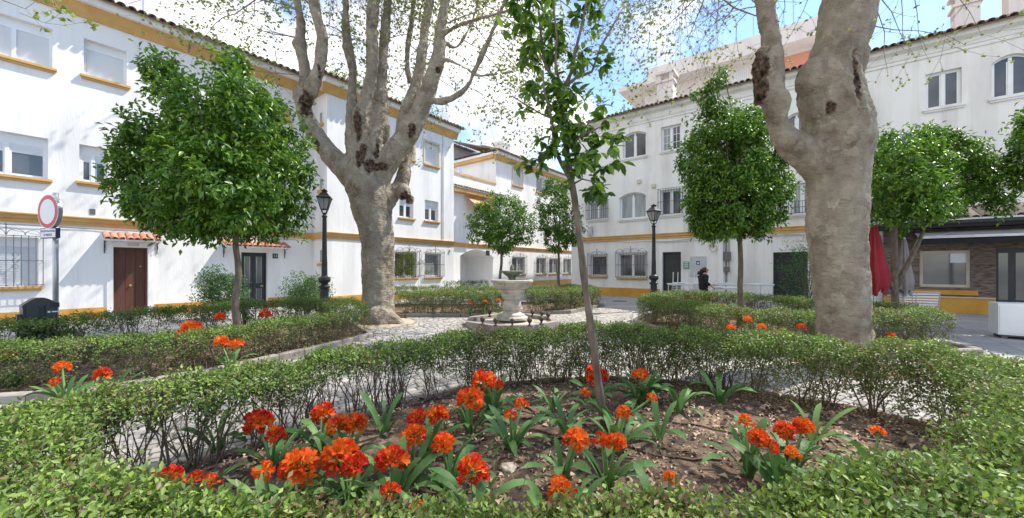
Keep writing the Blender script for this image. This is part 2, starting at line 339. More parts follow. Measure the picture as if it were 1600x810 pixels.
# ------------------------------------------------------------------ beds, ground
BED1 = [(.6,5.05),(1.3,5.12),(2.3,4.85),(3.1,4.4),(3.65,3.95),(4.0,3.5),(4.0,2.8),(3.5,1.95),(2.7,1.35),(1.4,1.02),(0,.95),(-1.3,.98),(-2.3,1.3),(-2.95,1.9),(-2.95,2.4),(-2.4,2.85),(-1.75,3.55),(-1.2,4.1),(-.5,4.7)]
BED2 = [(-3.15,8.5),(-3.75,6.8),(-4.3,5.5),(-5.1,4.55),(-6.6,4.2),(-8.9,4.0),(-9.1,4.9),(-7.9,6.1),(-7.5,7.9),(-6.7,9.4),(-5.7,10.5),(-4.3,10.3)]
BED3 = [(3.5,10.8),(3.7,8.9),(4.05,6.75),(6.2,6.55),(8.4,6.85),(8.5,7.7),(7.95,9.6),(7.4,11.9),(5.9,13.2),(4.6,12.7)]
BED4 = [(-4.4,12.2),(-3.3,11.9),(-1.6,11.9),(-.3,12.1),(-.1,13.0),(-.6,15.3),(-5.2,15.3)]
BED5 = [(.3,12.4),(1.9,12.9),(3.6,15.3),(2.6,17.2),(.2,16.2)]
def inside(p, poly):
    x, y = p; c = False; n = len(poly)
    for i in range(n):
        x1, y1 = poly[i]; x2, y2 = poly[(i+1) % n]
        if (y1 > y) != (y2 > y) and x < (x2-x1)*(y-y1)/(y2-y1)+x1: c = not c
    return c
def dist_poly(p, poly):
    d = 1e9; p = Vector(p)
    for i in range(len(poly)):
        a = Vector(poly[i]); b = Vector(poly[(i+1) % len(poly)]); ab = b-a
        t = max(0, min(1, (p-a).dot(ab)/max(ab.length_squared, 1e-9))); d = min(d, (a+ab*t-p).length)
    return d
g = MB().add([(-300,-300,0),(300,-300,0),(300,300,0),(-300,300,0)], [(0,1,2,3)]).build('ground', M['pave']); struct(g)
path_poly = [(-9.3,1.9),(-3.6,1.2),(-3.,.3),(3.,.3),(4.6,1.6),(5.2,3.2),(6.3,5.2),(6.4,6.4),(4.2,6.6),(3.6,8.8),(3.4,11),(4.2,13.2),(3.6,14.9),(2.0,12.7),(-.2,11.9),(-3.3,11.7),(-4.2,10.2),(-3.1,8.5),(-3.8,6.7),(-4.4,5.2),(-5.3,4.15),(-6.6,3.8),(-9.3,3.6)]
pm = MB(); pm.prism(path_poly, -.2, .004)
path = struct(pm.build('cobbled_path', M['mortar']))
# cobbles: rows run diagonally, each stone jittered; nearest 300 are pieces, the rest one part
TREES_PIT = [((-3.75,10.7), 1.0), ((5.25,5.95), .75)]
ca, sa = math.cos(R(32)), math.sin(R(32))
stones = []
v_ = -4.
while v_ < 17:
    hrow = .098+.02*random.random(); u_ = -14+random.random()*.2
    while u_ < 14:
        lw = random.uniform(.12, .21)
        uc, vc = u_+lw/2, v_+hrow/2
        x = uc*ca-vc*sa; y = uc*sa+vc*ca
        u_ += lw
        if y < .6 or y > 14.6 or abs(x) > 9 or not inside((x, y), path_poly): continue
        if abs(x) > y*1.45+.4: continue
        bad = any(inside((x, y), B) or dist_poly((x, y), B) < .17 for B in (BED1, BED2, BED3, BED4, BED5)) or any((x-c[0])**2+(y-c[1])**2 < r*r for c, r in TREES_PIT)
        if bad or math.hypot(x, y-10.2) < 1.35: continue
        stones.append((x, y, lw, hrow))
    v_ += hrow
def stone_mb(lw, h, c=.012):
    mb = MB(); j = lambda: random.uniform(-.006, .006)
    a, b_ = lw/2-.008, h/2-.007
    lo = [(-a,-b_),(a,-b_),(a,b_),(-a,b_)]; lo = [(x+j(), y+j()) for x, y in lo]; zt = .026+random.uniform(-.004, .006)
    hi = [(x*(1-c/a), y*(1-c/b_)) for x, y in lo]
    mb.v = [(x, y, 0) for x, y in lo]+[(x, y, zt-.008) for x, y in lo]+[(x, y, zt+j()*.4) for x, y in hi]
    mb.f = [(8,9,10,11)]+[(i,(i+1)%4,(i+1)%4+4,i+4) for i in range(4)]+[(i+4,(i+1)%4+4,(i+1)%4+8,i+8) for i in range(4)]; mb.mi = [0]*9
    return mb
cob_var = [stone_mb(.16, .105).mesh('cobble', M['cob']) for _ in range(8)]
# the stones seen over and through the near hedge, largest first
def seen(s): 
    x, y = s[0], s[1]; px = 800+x/y*F; py = HZ+EYE/y*F
    return 0 < px < 760 and 520 < py < 760 or (760 <= px < 1300 and 520 < py < 620)
vis = sorted([s for s in stones if seen(s)], key=lambda s: s[1]); near = vis[:290]; ns = set(near)
for s in near:
    link('cobblestone', random.choice(cob_var), path, (s[0], s[1], .004), (random.uniform(-.03,.03), random.uniform(-.03,.03), R(32)+random.uniform(-.04,.04)), (s[2]/.16, s[3]/.105, 1))
far = MB()
for s in stones:
    if s in ns: continue
    m_ = stone_mb(s[2], s[3]); c_, n_ = math.cos(R(32)+random.uniform(-.04,.04)), math.sin(R(32))
    s_ = math.sqrt(max(0, 1-c_*c_))
    far.add([(s[0]+p[0]*c_-p[1]*s_, s[1]+p[0]*s_+p[1]*c_, .004+p[2]) for p in m_.v], m_.f)
stuff(far.build('distant_cobbles', M['cobi'], path))
# beds: mounded soil sheets
def soil_sheet(name, poly, z=.07, res=.12, amp=.05):
    mb = bmesh.new(); xs = [p[0] for p in poly]; ys = [p[1] for p in poly]
    nx = int((max(xs)-min(xs))/res)+2; ny = int((max(ys)-min(ys))/res)+2; idx = {}
    for i in range(nx):
        for j in range(ny):
            x = min(xs)+i*res; y = min(ys)+j*res
            if inside((x, y), poly):
                h = z+amp*mnoise.noise(Vector((x*1.3, y*1.3, 3)))+.03*mnoise.noise(Vector((x*5, y*5, 1)))
                if dist_poly((x, y), poly) < .15: h = min(h, z)
                idx[i, j] = mb.verts.new((x, y, max(.012, h)))
    for (i, j), v in idx.items():
        q = [(i, j), (i+1, j), (i+1, j+1), (i, j+1)]
        if all(k in idx for k in q): mb.faces.new([idx[k] for k in q])
    # skirt sheet to reach the kerb
    me = bpy.data.meshes.new(name); mb.to_mesh(me); mb.free(); me.materials.append(M['soil'])
    me.polygons.foreach_set('use_smooth', [True]*len(me.polygons))
    o = struct(link(name, me))
    MB().prism(poly, -.1, .010).build('bed_base', M['soil'], o)
    return o
beds = [soil_sheet('flower_bed', BED1, .07, .07, .06), soil_sheet('flower_bed', BED2), soil_sheet('flower_bed', BED3), soil_sheet('flower_bed', BED4), soil_sheet('flower_bed', BED5)]
pit = struct(MB().lathe([(1.0, 0), (1.0, .02), (.5, .05)], 28, (-3.75, 10.7, 0)).build('tree_pit', mat('sandy_soil', (.36,.27,.18), (.48,.38,.27), .95, scale=6, bump=.6)))
struct(MB().lathe([(.75, 0), (.75, .02), (.4, .05)], 28, (5.25, 5.95, 0)).build('tree_pit', M['soil']))
# kerbs: one stone after another
def kerb(poly, label, wdt=.13, h=.11, ln=.5, m=None, closed=True, gap=.012):
    root = struct(bpy.data.objects.new('stone_kerb', None)); col.objects.link(root); root.location = (poly[0][0], poly[0][1], 0)
    n = len(poly); base = Vector((poly[0][0], poly[0][1], 0)); meshes = {}
    for i in range(n if closed else n-1):
        a = Vector(poly[i]); b = Vector(poly[(i+1) % n]); d = b-a; k = max(1, round(d.length/ln)); step = d.length/k
        key = round(step, 2)
        if key not in meshes: meshes[key] = MB().chbox((-step/2+gap/2, -wdt/2, 0), (step/2-gap/2, wdt/2, h), .018).mesh('kerb_stone', m or M['kerb'])
        for j in range(k):
            c = a+d*((j+.5)/k)
            if c.y < .5: continue
            link('kerb_stone', meshes[key], root, Vector((c.x, c.y, random.uniform(-.006, .006)))-base, (0, 0, math.atan2(d.y, d.x)+random.uniform(-.01, .01)))
    return root
kerb(BED1, '', .07, .10, .28, M['brick']); kerb(BED2, ''); kerb(BED3, ''); kerb(BED4, '', .22, .13, .7); kerb(BED5, '', .22, .13, .7)
# far pavement slabs beside the bar terrace
pv = struct(bpy.data.objects.new('paved_terrace', None)); col.objects.link(pv); pv.location = (0, 0, 0)
slabm = [MB().chbox((-.245, -.195, 0), (.245, .195, .012), .004).mesh('paving_slab', M['slab']) for _ in range(3)]
da = math.atan2(-.611, .792); cnt = 0
for i in range(-4, 26):
    for j in range(0, 24):
        uu, vv = i*.5, -j*.4
        x = 9.4+uu*math.cos(da)-vv*math.sin(da)*1.; y = 11.5+uu*math.sin(da)+vv*math.cos(da)
        px = 800+x/max(y, .1)*F; py = HZ+EYE/max(y, .1)*F
        if y < 4.3 or inside((x, y), BED3) or dist_poly((x, y), BED3) < .35 or not (1400 < px < 1680 and 470 < py < 640) : continue
        if cnt < 290: link('paving_slab', random.choice(slabm), pv, (x, y, .001), (0, 0, da)); cnt += 1

# ------------------------------------------------------------------ buildings
class Plane:
    def __init__(s, O, d, off=0.):
        d = Vector(d).normalized(); s.d = d; s.n = Vector((d.y, -d.x)); s.O = Vector(O)+s.n*off; s.rz = math.atan2(d.y, d.x)
    def s(s_, px, out=0.):
        O = s_.O+s_.n*out; k = (px-800)/F; return (k*O.y-O.x)/(s_.d.x-k*s_.d.y)
    def z(s_, px, py, out=0.):
        t = s_.s(px, out); Y = s_.O.y+s_.n.y*out+t*s_.d.y; return EYE+(HZ-py)/F*Y
    def box(s_, xl, xr, yt, yb, xr_=None):
        xm = (xl+xr)/2 if xr_ is None else xr_
        return (s_.s(xl), s_.s(xr), s_.z(xm, yb), s_.z(xm, yt))
DL = (.612, .791); DR = (.792, -.611)
PA = Plane((-13.6, 10.1), DL); PB = Plane((-13.6, 10.1), DL, 1.2); PD = Plane((3.56, 22.8), DR); PF = Plane((9.67, 30.72), DR)
def bld(name, label, P):
    return thing(name, label, 'building', (P.O.x, P.O.y, 0), P.rz)
def facade(root, x0, x1, z0, z1, ops, m='wall', depth=.22, back=9., name='wall', y=0., close=True):
    """wall with real openings (x0,x1,z0,z1,rise) and reveals; closed volume behind"""
    xs = sorted({x0, x1, *[o[0] for o in ops], *[o[1] for o in ops]}); zs = sorted({z0, z1, *[o[2] for o in ops], *[o[3] for o in ops]})
    xs = [x for x in xs if x0-1e-6 <= x <= x1+1e-6]; mb = MB()
    for i in range(len(xs)-1):
        for j in range(len(zs)-1):
            cx, cz = (xs[i]+xs[i+1])/2, (zs[j]+zs[j+1])/2
            if any(o[0] < cx < o[1] and o[2] < cz < o[3] for o in ops): continue
            mb.add([(xs[i],y,zs[j]),(xs[i+1],y,zs[j]),(xs[i+1],y,zs[j+1]),(xs[i],y,zs[j+1])], [(0,1,2,3)])
    for o in ops:
        a, b, c, e = o[:4]; rise = o[4] if len(o) > 4 else 0; D = o[5] if len(o) > 5 else depth
        if not rise:
            mb.add([(a,y,c),(b,y,c),(b,y,e),(a,y,e),(a,y+D,c),(b,y+D,c),(b,y+D,e),(a,y+D,e)], [(0,4,5,1),(1,5,6,2),(2,6,7,3),(3,7,4,0)])
        else:
            K = 10; arc = [(a+(b-a)*k/K, e-rise+rise*math.sqrt(max(0, 1-(2*k/K-1)**2)*1.) ) for k in range(K+1)]
            arc = [(x, e-rise+rise*(1-(2*(x-a)/(b-a)-1)**2)) for x, _ in arc]
            for k in range(K):
                p, q = arc[k], arc[k+1]
                mb.add([(p[0],y,p[1]),(q[0],y,q[1]),(q[0],y,e),(p[0],y,e)], [(0,1,2,3)])
                mb.add([(p[0],y,p[1]),(q[0],y,q[1]),(q[0],y+D,q[1]),(p[0],y+D,p[1])], [(0,3,2,1)])
            s_ = e-rise
            mb.add([(a,y,c),(b,y,c),(b,y,s_),(a,y,s_),(a,y+D,c),(b,y+D,c),(b,y+D,s_),(a,y+D,s_)], [(0,4,5,1),(1,5,6,2),(3,7,4,0)])
        if D > 1: mb.add([(a,y+D,c),(b,y+D,c),(b,y+D,e),(a,y+D,e)], [(0,1,2,3)])
    if close:
        mb.add([(x0,y,z0),(x1,y,z0),(x1,back,z0),(x0,back,z0),(x0,y,z1),(x1,y,z1),(x1,back,z1),(x0,back,z1)], [(0,3,7,4),(1,5,6,2),(2,6,7,3),(4,5,6,7)])
    return mb.build(name, M[m], root)
def tile_rows(root, x0, x1, z, y0=-.5, run=5., slope=.34, pitch=.23, m='tile', name='roof', side=None):
    """roof deck plus every row of clay tiles, with open round mouths at the eave"""
    mb = MB(); zb = z+run*slope
    mb.add([(x0,y0,z-.05),(x1,y0,z-.05),(x1,y0+run,zb-.05),(x0,y0+run,zb-.05),(x0,y0,z),(x1,y0,z),(x1,y0+run,zb),(x0,y0+run,zb)],
           [(0,3,2,1),(4,5,6,7),(0,1,5,4),(1,2,6,5),(2,3,7,6),(3,0,4,7)])
    rf = mb.build(name, M['tile'], root)
    t = MB(); n = int((x1-x0)/pitch); K = 6; step = .42; courses = int(run/step)
    for i in range(n):
        xc = x0+(i+.5)*(x1-x0)/n
        for c in range(courses if run < 3 else min(courses, 4)):
            r = pitch*.47*random.uniform(.94, 1.05); ya = y0-.07+c*step+random.uniform(-.02, .02); yb = ya+step+.06
            za = z+(ya-y0)*slope+.03+.012*random.random(); zb_ = za+(yb-ya)*slope; b = len(t.v)
            for (yy, zc, rr) in ((ya, za, r), (yb, zb_-.015, r*.86)):
                for k in range(K+1):
                    a = math.pi*k/K; t.v.append((xc+rr*math.cos(a)+random.uniform(-.004,.004), yy, zc+rr*.85*math.sin(a)))
            for k in range(K): t.f.append((b+k, b+k+1, b+K+1+k+1, b+K+1+k)); t.mi.append(0)
            if c == 0:   # tile thickness at the mouth
                b2 = len(t.v)
                for k in range(K+1):
                    a = math.pi*k/K; t.v.append((xc+r*.8*math.cos(a), ya, za+r*.8*.85*math.sin(a)))
                for k in range(K): t.f.append((b+k, b2+k, b2+k+1, b+k+1)); t.mi.append(0)
        # channel tile between, showing as a dip at the eave
        xd = xc+(x1-x0)/n/2; b = len(t.v); ya = y0-.1
        for yy, zz in ((ya, z-.005), (y0+.5, z+.5*slope+.01)):
            for k in range(K+1):
                a = math.pi*k/K; t.v.append((xd+pitch*.4*math.cos(a), yy, zz+.045-pitch*.36*math.sin(a)*.8))
        for k in range(K): t.f.append((b+k, b+K+1+k, b+K+1+k+1, b+k+1)); t.mi.append(0)
    stuff(t.build('roof_tiles', M[m], rf))
    return rf
def moulding(root, x0, x1, prof, m='ochre', name='cornice'):
    """profile [(y,z)...] swept along x (closed ends)"""
    n = len(prof); mb = MB(); mb.add([(x0, p[0], p[1]) for p in prof]+[(x1, p[0], p[1]) for p in prof],
        [tuple(range(n)), tuple(reversed(range(n, 2*n)))]+[(i, i+n, (i+1)%n+n, (i+1)%n) for i in range(n)])
    return mb.build(name, M[m], root)
def band(root, x0, x1, z, h=.26, m='ochre'):
    return moulding(root, x0, x1, [(.01,z-h),(-.03,z-h),(-.035,z-h*.62),(-.07,z-h*.55),(-.075,z-h*.2),(-.11,z-h*.12),(-.11,z),(.01,z+.015)], m, 'string_course')
def cornice(root, x0, x1, zo, zt, m='ochre', out=.36):
    moulding(root, x0, x1, [(.01,zo),(-.05,zo),(-.07,zo+.06),(-out*.55,zt-.24),(-out*.6,zt-.2),(.01,zt-.2)], m, 'cornice')
    moulding(root, x0, x1, [(.01,zt-.198),(-out,zt-.198),(-out-.03,zt-.002),(.01,zt-.002)], 'wall', 'soffit')
def sill(par, a, b, z, m='ochre', out=.10, h=.13):
    mb = MB(); mb.box((a-.08, -out, z-h*.5), (b+.08, .05, z)); mb.box((a-.05, -out*.6, z-h), (b+.05, .05, z-h*.5-.0005))
    return mb.build('sill', M[m], par)
def window(root, op, style='slide', D=.22, sl='ochre', panes=2, glass='glass', surround=None, y=0.):
    a, b, c, e = op[:4]; rise = op[4] if len(op) > 4 else 0; yb = y+D; yf = yb-.07; fr = .055
    mb = MB(); top = e-rise*.0
    if rise: # arched head filled by a curved frame piece
        K = 10; pts = [(a+(b-a)*k/K, e-rise+rise*(1-(2*k/K-1)**2)) for k in range(K+1)]
        for k in range(K):
            p, q = pts[k], pts[k+1]
            mb.add([(p[0],yf,p[1]-.06),(q[0],yf,q[1]-.06),(q[0],yf,q[1]),(p[0],yf,p[1]),(p[0],yf+.06,p[1]-.06),(q[0],yf+.06,q[1]-.06)], [(0,1,2,3),(0,4,5,1)])
        etop = e-rise
    else: etop = e
    zt = e if not rise else e-rise+.02
    box_h = 0
    if style in ('half', 'shut', 'boxed'): box_h = .2
    # outer frame
    mb.box((a, yf, c), (a+fr, yb, zt)); mb.box((b-fr, yf, c), (b, yb, zt)); mb.box((a+fr, yf, c), (b-fr, yb, c+fr))
    if not rise: mb.box((a+fr, yf, e-fr-box_h), (b-fr, yb, e))
    for k in range(1, panes):
        xm = a+(b-a)*k/panes; mb.box((xm-.04, yf-.012, c+fr), (xm+.04, yb, e-rise*.3-.02 if rise else e-fr-box_h))
    W = mb.build('window', M['white'], root)
    zt2 = e-fr-box_h if not rise else e-rise
    for k in range(panes):
        xa = a+(b-a)*k/panes+(fr if k == 0 else .04); xb = a+(b-a)*(k+1)/panes-(fr if k == panes-1 else .04)
        z2 = zt2; z1 = c+fr
        q = MB(); g_ = glass if isinstance(glass, str) else glass[k % len(glass)]
        if style == 'shut':
            nsl = max(6, int((z2-z1)/.045)); q = MB()
            for s_ in range(nsl):
                za = z1+(z2-z1)*s_/nsl; zc = z1+(z2-z1)*(s_+1)/nsl
                q.add([(xa,yf+.03,za),(xb,yf+.03,za),(xb,yf+.012,zc-.004),(xa,yf+.012,zc-.004),(xb,yf+.03,zc),(xa,yf+.03,zc)], [(0,1,2,3),(3,2,4,5)])
            q.build('roller_shutter', M['shutter'], W); continue
        if style == 'half':
            zs_ = z1+(z2-z1)*.72; nsl = max(3, int((z2-zs_)/.05))
            s2 = MB()
            for s_ in range(nsl):
                za = zs_+(z2-zs_)*s_/nsl; zc = zs_+(z2-zs_)*(s_+1)/nsl
                s2.add([(xa,yf+.02,za),(xb,yf+.02,za),(xb,yf+.004,zc-.004),(xa,yf+.004,zc-.004),(xb,yf+.02,zc),(xa,yf+.02,zc)], [(0,1,2,3),(3,2,4,5)])
            s2.build('roller_shutter', M['shutter'], W); 
        if rise:
            K = 6; zz = lambda x: e-rise+rise*(1-(2*(x-a)/(b-a)-1)**2)-.055
            top_ = [(xa+(xb-xa)*i/K, zz(xa+(xb-xa)*i/K)) for i in range(K+1)]
            poly = [(xa, z1), (xb, z1)]+[(x, z) for x, z in reversed(top_)]
            q.vprism(poly, yf+.035, yf+.05)
        else: q.box((xa, yf+.035, z1), (xb, yf+.05, z2))
        q.build('pane', M[g_], W)
        s3 = MB(); t_ = .035   # sash around each pane
        s3.box((xa, yf+.008, z1), (xa+t_, yf+.034, zt2)); s3.box((xb-t_, yf+.008, z1), (xb, yf+.034, zt2)); s3.box((xa+t_, yf+.008, z1), (xb-t_, yf+.034, z1+t_))
        if not rise: s3.box((xa+t_, yf+.008, z2-t_), (xb-t_, yf+.034, z2))
        if style == 'bars':
            for i in (1, 2): zz_ = z1+(z2-z1)*i/3; s3.box((xa+t_, yf+.012, zz_-.012), (xb-t_, yf+.034, zz_+.012))
            xm = (xa+xb)/2; s3.box((xm-.012, yf+.013, z1+t_), (xm+.012, yf+.033, z2-t_))
        s3.build('sash', M['white'], W)
    if sl: sill(W, a, b, c, sl).location.y = y
    if surround:
        q = MB(); t_ = .1
        q.box((a-t_, -.03+y, c), (a, y+.02, e+t_)); q.box((b, -.03+y, c), (b+t_, y+.02, e+t_)); q.box((a, -.03+y, e), (b, y+.02, e+t_)); q.build('surround', M[surround], W)
    return W
def arcpts(cx, cz, r, a0, a1, y, n=8): return [(cx+r*math.cos(a0+(a1-a0)*i/n), y, cz+r*math.sin(a0+(a1-a0)*i/n)) for i in range(n+1)]
def grille(root, op, out=.20, sp=.13, ornate=True, m='iron', side=True, ext=.08):
    a, b, c, e = op[:4]; a -= ext; b += ext; e += ext*.6; c += .01; mb = MB(); y = -out; r = .009
    n = max(3, round((b-a)/sp))
    for i in range(n+1):
        x = a+(b-a)*i/n; mb.tube([(x, y, c-.0), (x, y, e)], r, 5)
    for z in (c+.03, (c+e)/2, e-.02): mb.box((a, y-.006, z-.009), (b, y+.006, z+.009))
    for x in (a, b):
        for z in (c+.03, (c+e)/2, e-.02): mb.box((x-.008, y, z-.008), (x+.008, .01, z+.008))
        for k in (1,): mb.tube([(x, y*.5, c), (x, y*.5, e)], r*.8, 4)
    xm = (a+b)/2; w_ = b-a
    if ornate:
        mb.tube([(xm, y, e), (xm, y, e+.26)], r*1.2, 5); mb.lathe([(.001,-.03),(.028,0),(.001,.05)], 6, (xm, y, e+.27))
        for s_ in (-1, 1):
            mb.tube(arcpts(xm+s_*w_*.13, e+.01, w_*.12, 0, math.pi, y), r*.9, 4)
            mb.tube(arcpts(xm+s_*w_*.36, e+.0, w_*.11, 0, math.pi, y), r*.9, 4)
            mb.tube([(xm, y, e+.2), (xm+s_*w_*.1, y, e+.12), (xm+s_*w_*.25, y, e+.08), (xm+s_*w_*.5, y, e+.01)], r*.8, 4)
            for z in ((c+e)/2, (c+e)/2+.16, (c+e)/2-.16):
                mb.tube(arcpts(xm+s_*w_*.12, z, .055, 0, 2*math.pi, y-.01), r*.6, 4)
            mb.lathe([(.001,-.02),(.02,0),(.001,.04)], 6, (xm+s_*w_*.5, y, e+.03))
    return mb.build('window_grille', M[m], root)
def canopy(root, a, b, z, out=.45, m='tile_red', pitch=.17, brk=True):
    c = MB(); sl_ = .38
    c.add([(a,0.01,z+out*sl_),(b,.01,z+out*sl_),(b,-out,z),(a,-out,z),(a,.01,z+out*sl_-.05),(b,.01,z+out*sl_-.05),(b,-out,z-.05),(a,-out,z-.05)],
          [(0,3,2,1),(4,5,6,7),(3,7,6,2),(0,4,7,3),(1,2,6,5)])
    C = c.build('door_canopy', M['white'], root)
    n = max(3, round((b-a)/pitch)); r = (b-a)/n*.5; K = 7; t = MB()
    for (yy, rr) in ((-out-.05, r), (.02, r*.9)):
        for ro in (1, .82):
            for k in range(K+1):
                an = math.pi*k/K; t.v.append((rr*ro*math.cos(an), yy, -(yy)*0+(-(yy+out+.05)*-sl_)+rr*ro*.8*math.sin(an)))
    for k in range(K):
        t.f += [(k, k+1, 2*(K+1)+k+1, 2*(K+1)+k), (K+1+k, 3*(K+1)+k, 3*(K+1)+k+1, K+1+k+1), (k, K+1+k, K+1+k+1, k+1)]; t.mi += [0]*3
    tm = t.mesh('tile', M[m])
    for i in range(n): link('tile', tm, C, (a+(i+.5)*(b-a)/n, random.uniform(-.012, .012), z+random.uniform(0, .012)), (0, 0, random.uniform(-.03, .03)))
    if brk:
        for x in (a+.06, b-.06):
            q = MB(); q.tube([(x,-.02,z-.02),(x,-.02,z-.42)], .012, 5); q.tube([(x,-out+.05,z-.04),(x,-.05,z-.1),(x,-.02,z-.38)], .012, 5)
            q.tube([(x, -.04-.1*math.cos(t_), z-.2+.09*math.sin(t_)) for t_ in [i*.7 for i in range(10)]], .008, 4); q.build('bracket', M['iron'], C)
    return C
def text_mesh(s, size, mname, parent, loc, rot, name='lettering', align='CENTER', ext=.002):
    cu = bpy.data.curves.new('tmp_text', 'FONT'); cu.body = s; cu.size = size; cu.align_x = align; cu.align_y = 'CENTER'; cu.extrude = ext
    t = bpy.data.objects.new('tmp', cu); col.objects.link(t); bpy.context.view_layer.update()
    me = bpy.data.meshes.new_from_object(t.evaluated_get(bpy.context.evaluated_depsgraph_get())); bpy.data.objects.remove(t)
    me.materials.clear(); me.materials.append(M[mname]); return link(name, me, parent, loc, rot)

# ---------- building A (left, nearest)
A = bld('apartment_house', 'long white house on the left with ochre trim, brown wooden door and tiled eave', PA)
sB = PB.s(511)
wA = {'u1': PA.box(-45, 82, 46, 108, 82), 'u2': PA.box(131, 198, 70, 126), 'm1': PA.box(-60, 75, 217, 281, 75), 'm2': PA.box(124, 168, 229, 286),
      'g1': PA.box(-45, 60, 372, 447, 60)}
def dropz(o, z=None): return o
dr1 = PA.box(177, 231, 388, 500); dr1 = (dr1[0], dr1[1], 0.02, 2.2)
dr2 = PA.box(377, 418, 397, 480); dr2 = (dr2[0], dr2[1], 0.02, 2.15)
extra = [(6.1, 7.1, 7.0, 8.0)]
opsA = list(wA.values())+[dr1, dr2]
facade(A, -7, sB+.01, 0, 9.5, opsA)
for z_, x in ((3.05, 0),): band(A, -7, sB-.01, z_)
plA = MB(); 
for xa, xb in ((-7, dr1[0]-.02), (dr1[1]+.02, dr2[0]-.02), (dr2[1]+.02, sB-.01)): plA.box((xa, -.035, 0), (xb, .0-.001, .36))
plA.build('plinth', M['ochre_d'], A)
cornice(A, -7, sB-.01, 8.95, 9.5); tile_rows(A, -7, sB+.5, 9.5, -.48)
window(A, wA['u1'], 'shut', glass='glass'); window(A, wA['u2'], 'shut', panes=1); window(A, wA['m1'], 'half'); window(A, wA['m2'], 'half')
window(A, wA['g1'], 'shut', panes=1); grille(A, wA['g1'], ornate=True, m='iron_g')
def plank_door(root, op, m, n, D=.16, handle=True, lattice=False):
    a, b, c, e = op[:4]; f = MB(); t = .05
    f.box((a, D-.06, c), (a+t, D+.03, e)); f.box((b-t, D-.06, c), (b, D+.03, e)); f.box((a+t, D-.06, e-t), (b-t, D+.03, e))
    door = f.build('door', M[m], root)
    for k in range(n):
        xa = a+t+(b-a-2*t)*k/n+.004; xb = a+t+(b-a-2*t)*(k+1)/n-.004
        MB().box((xa, D-.02, c), (xb, D+.02, e-t-.003)).build('panel', M[m], door)
    MB().box((a+t, D+.021, c), (b-t, D+.03, e-t)).build('backing', M['darkin'], door)
    if handle:
        h = MB(); h.lathe([(.001,0),(.03,.0),(.035,.02),(.001,.03)], 10); h2 = h.build('handle', M['brass'], door, ((a+b)/2, D-.05, 1.0)); h2.rotation_euler = (R(90), 0, 0)
        h3 = MB().lathe([(.001,0),(.02,.0),(.02,.02),(.001,.03)], 10).build('lock', M['brass'], door, (b-.16, D-.05, 1.6)); h3.rotation_euler = (R(90), 0, 0)
    return door
plank_door(A, dr1, 'doorb', 3)
# raised white surround
q = MB(); q.box((dr1[0]-.14, -.04, .0), (dr1[0]-.002, .0, 2.36)); q.box((dr1[1]+.002, -.04, .0), (dr1[1]+.14, .0, 2.36)); q.box((dr1[0]-.002, -.04, 2.202), (dr1[1]+.002, .0, 2.36)); q.build('door_surround', M['wall'], A)
canopy(A, dr1[0]-.25, dr1[1]+.28, 2.42); canopy(A, dr2[0]-.62, dr2[1]+.68, 2.36)
d2 = plank_door(A, dr2, 'doord', 2, D=.2, handle=False)
for k in range(2):
    xa = dr2[0]+.05+(dr2[1]-dr2[0]-.1)*k/2; xb = xa+(dr2[1]-dr2[0]-.1)/2
    for z0, z1 in ((.95, 2.0), (.12, .75)):
        MB().box((xa+.1, .172, z0), (xb-.1, .179, z1)).build('pane', M['glass_c'], d2)
        gb = MB(); 
        for i in range(1, 5): x = xa+.1+(xb-xa-.2)*i/5; gb.box((x-.008, .160, z0), (x+.008, .171, z1))
        gb.build('door_bars', M['iron'], d2)
MB().box((dr2[1]-.2,.15,.82),(dr2[1]-.1,.17,.86)).build('letter_plate', M['brass'], d2)
def plaque(root, cx, cz, w_, h_, txt, tm='sign_w', bm='iron', y=-.02):
    P_ = MB().box((cx-w_/2, y, cz-h_/2), (cx+w_/2, -.0005, cz+h_/2)).build('number_plaque', M[bm], root)
    if txt: text_mesh(txt, h_*.8, tm, P_, (cx, y-.002, cz), (R(90), 0, 0))
    return P_
plaque(A, PA.s(430), 2.03, .19, .19, '13'); plaque(A, (dr1[0]+dr1[1])/2+.05, 2.29, .26, .10, '', bm='beige', y=-.055)
MB().box((PA.s(140), -.015, 3.15), (PA.s(149), -.001, 3.32)).build('vent_grate', M['iron_g'], A)
c = MB(); c.tube([(x, -.03-.01*math.sin(x*3), 3.0-.26-.02+.012*math.sin(x*2.1)) for x in [i*.5-6 for i in range(28)]], .009, 4); c.build('facade_cable', M['cable'], A)
# gutter drop at the eave
q = MB(); q.tube([(PA.s(296), -.46, 9.46), (PA.s(294), -.2, 9.25), (PA.s(294), -.06, 9.0)], .03, 6); q.build('gutter_pipe', M['brick'], A)
# ochre roller blind hanging in the hidden window behind the orange tree
wa = PA.box(415, 449, 172, 215); 
q = MB(); q.add([(PA.s(437), -.02, 8.25), (PA.s(450), -.02, 8.25), (PA.s(450), -.45, 7.3), (PA.s(437), -.45, 7.3)], [(0,1,2,3)]); q.build('window_awning', M['ochre'], A)
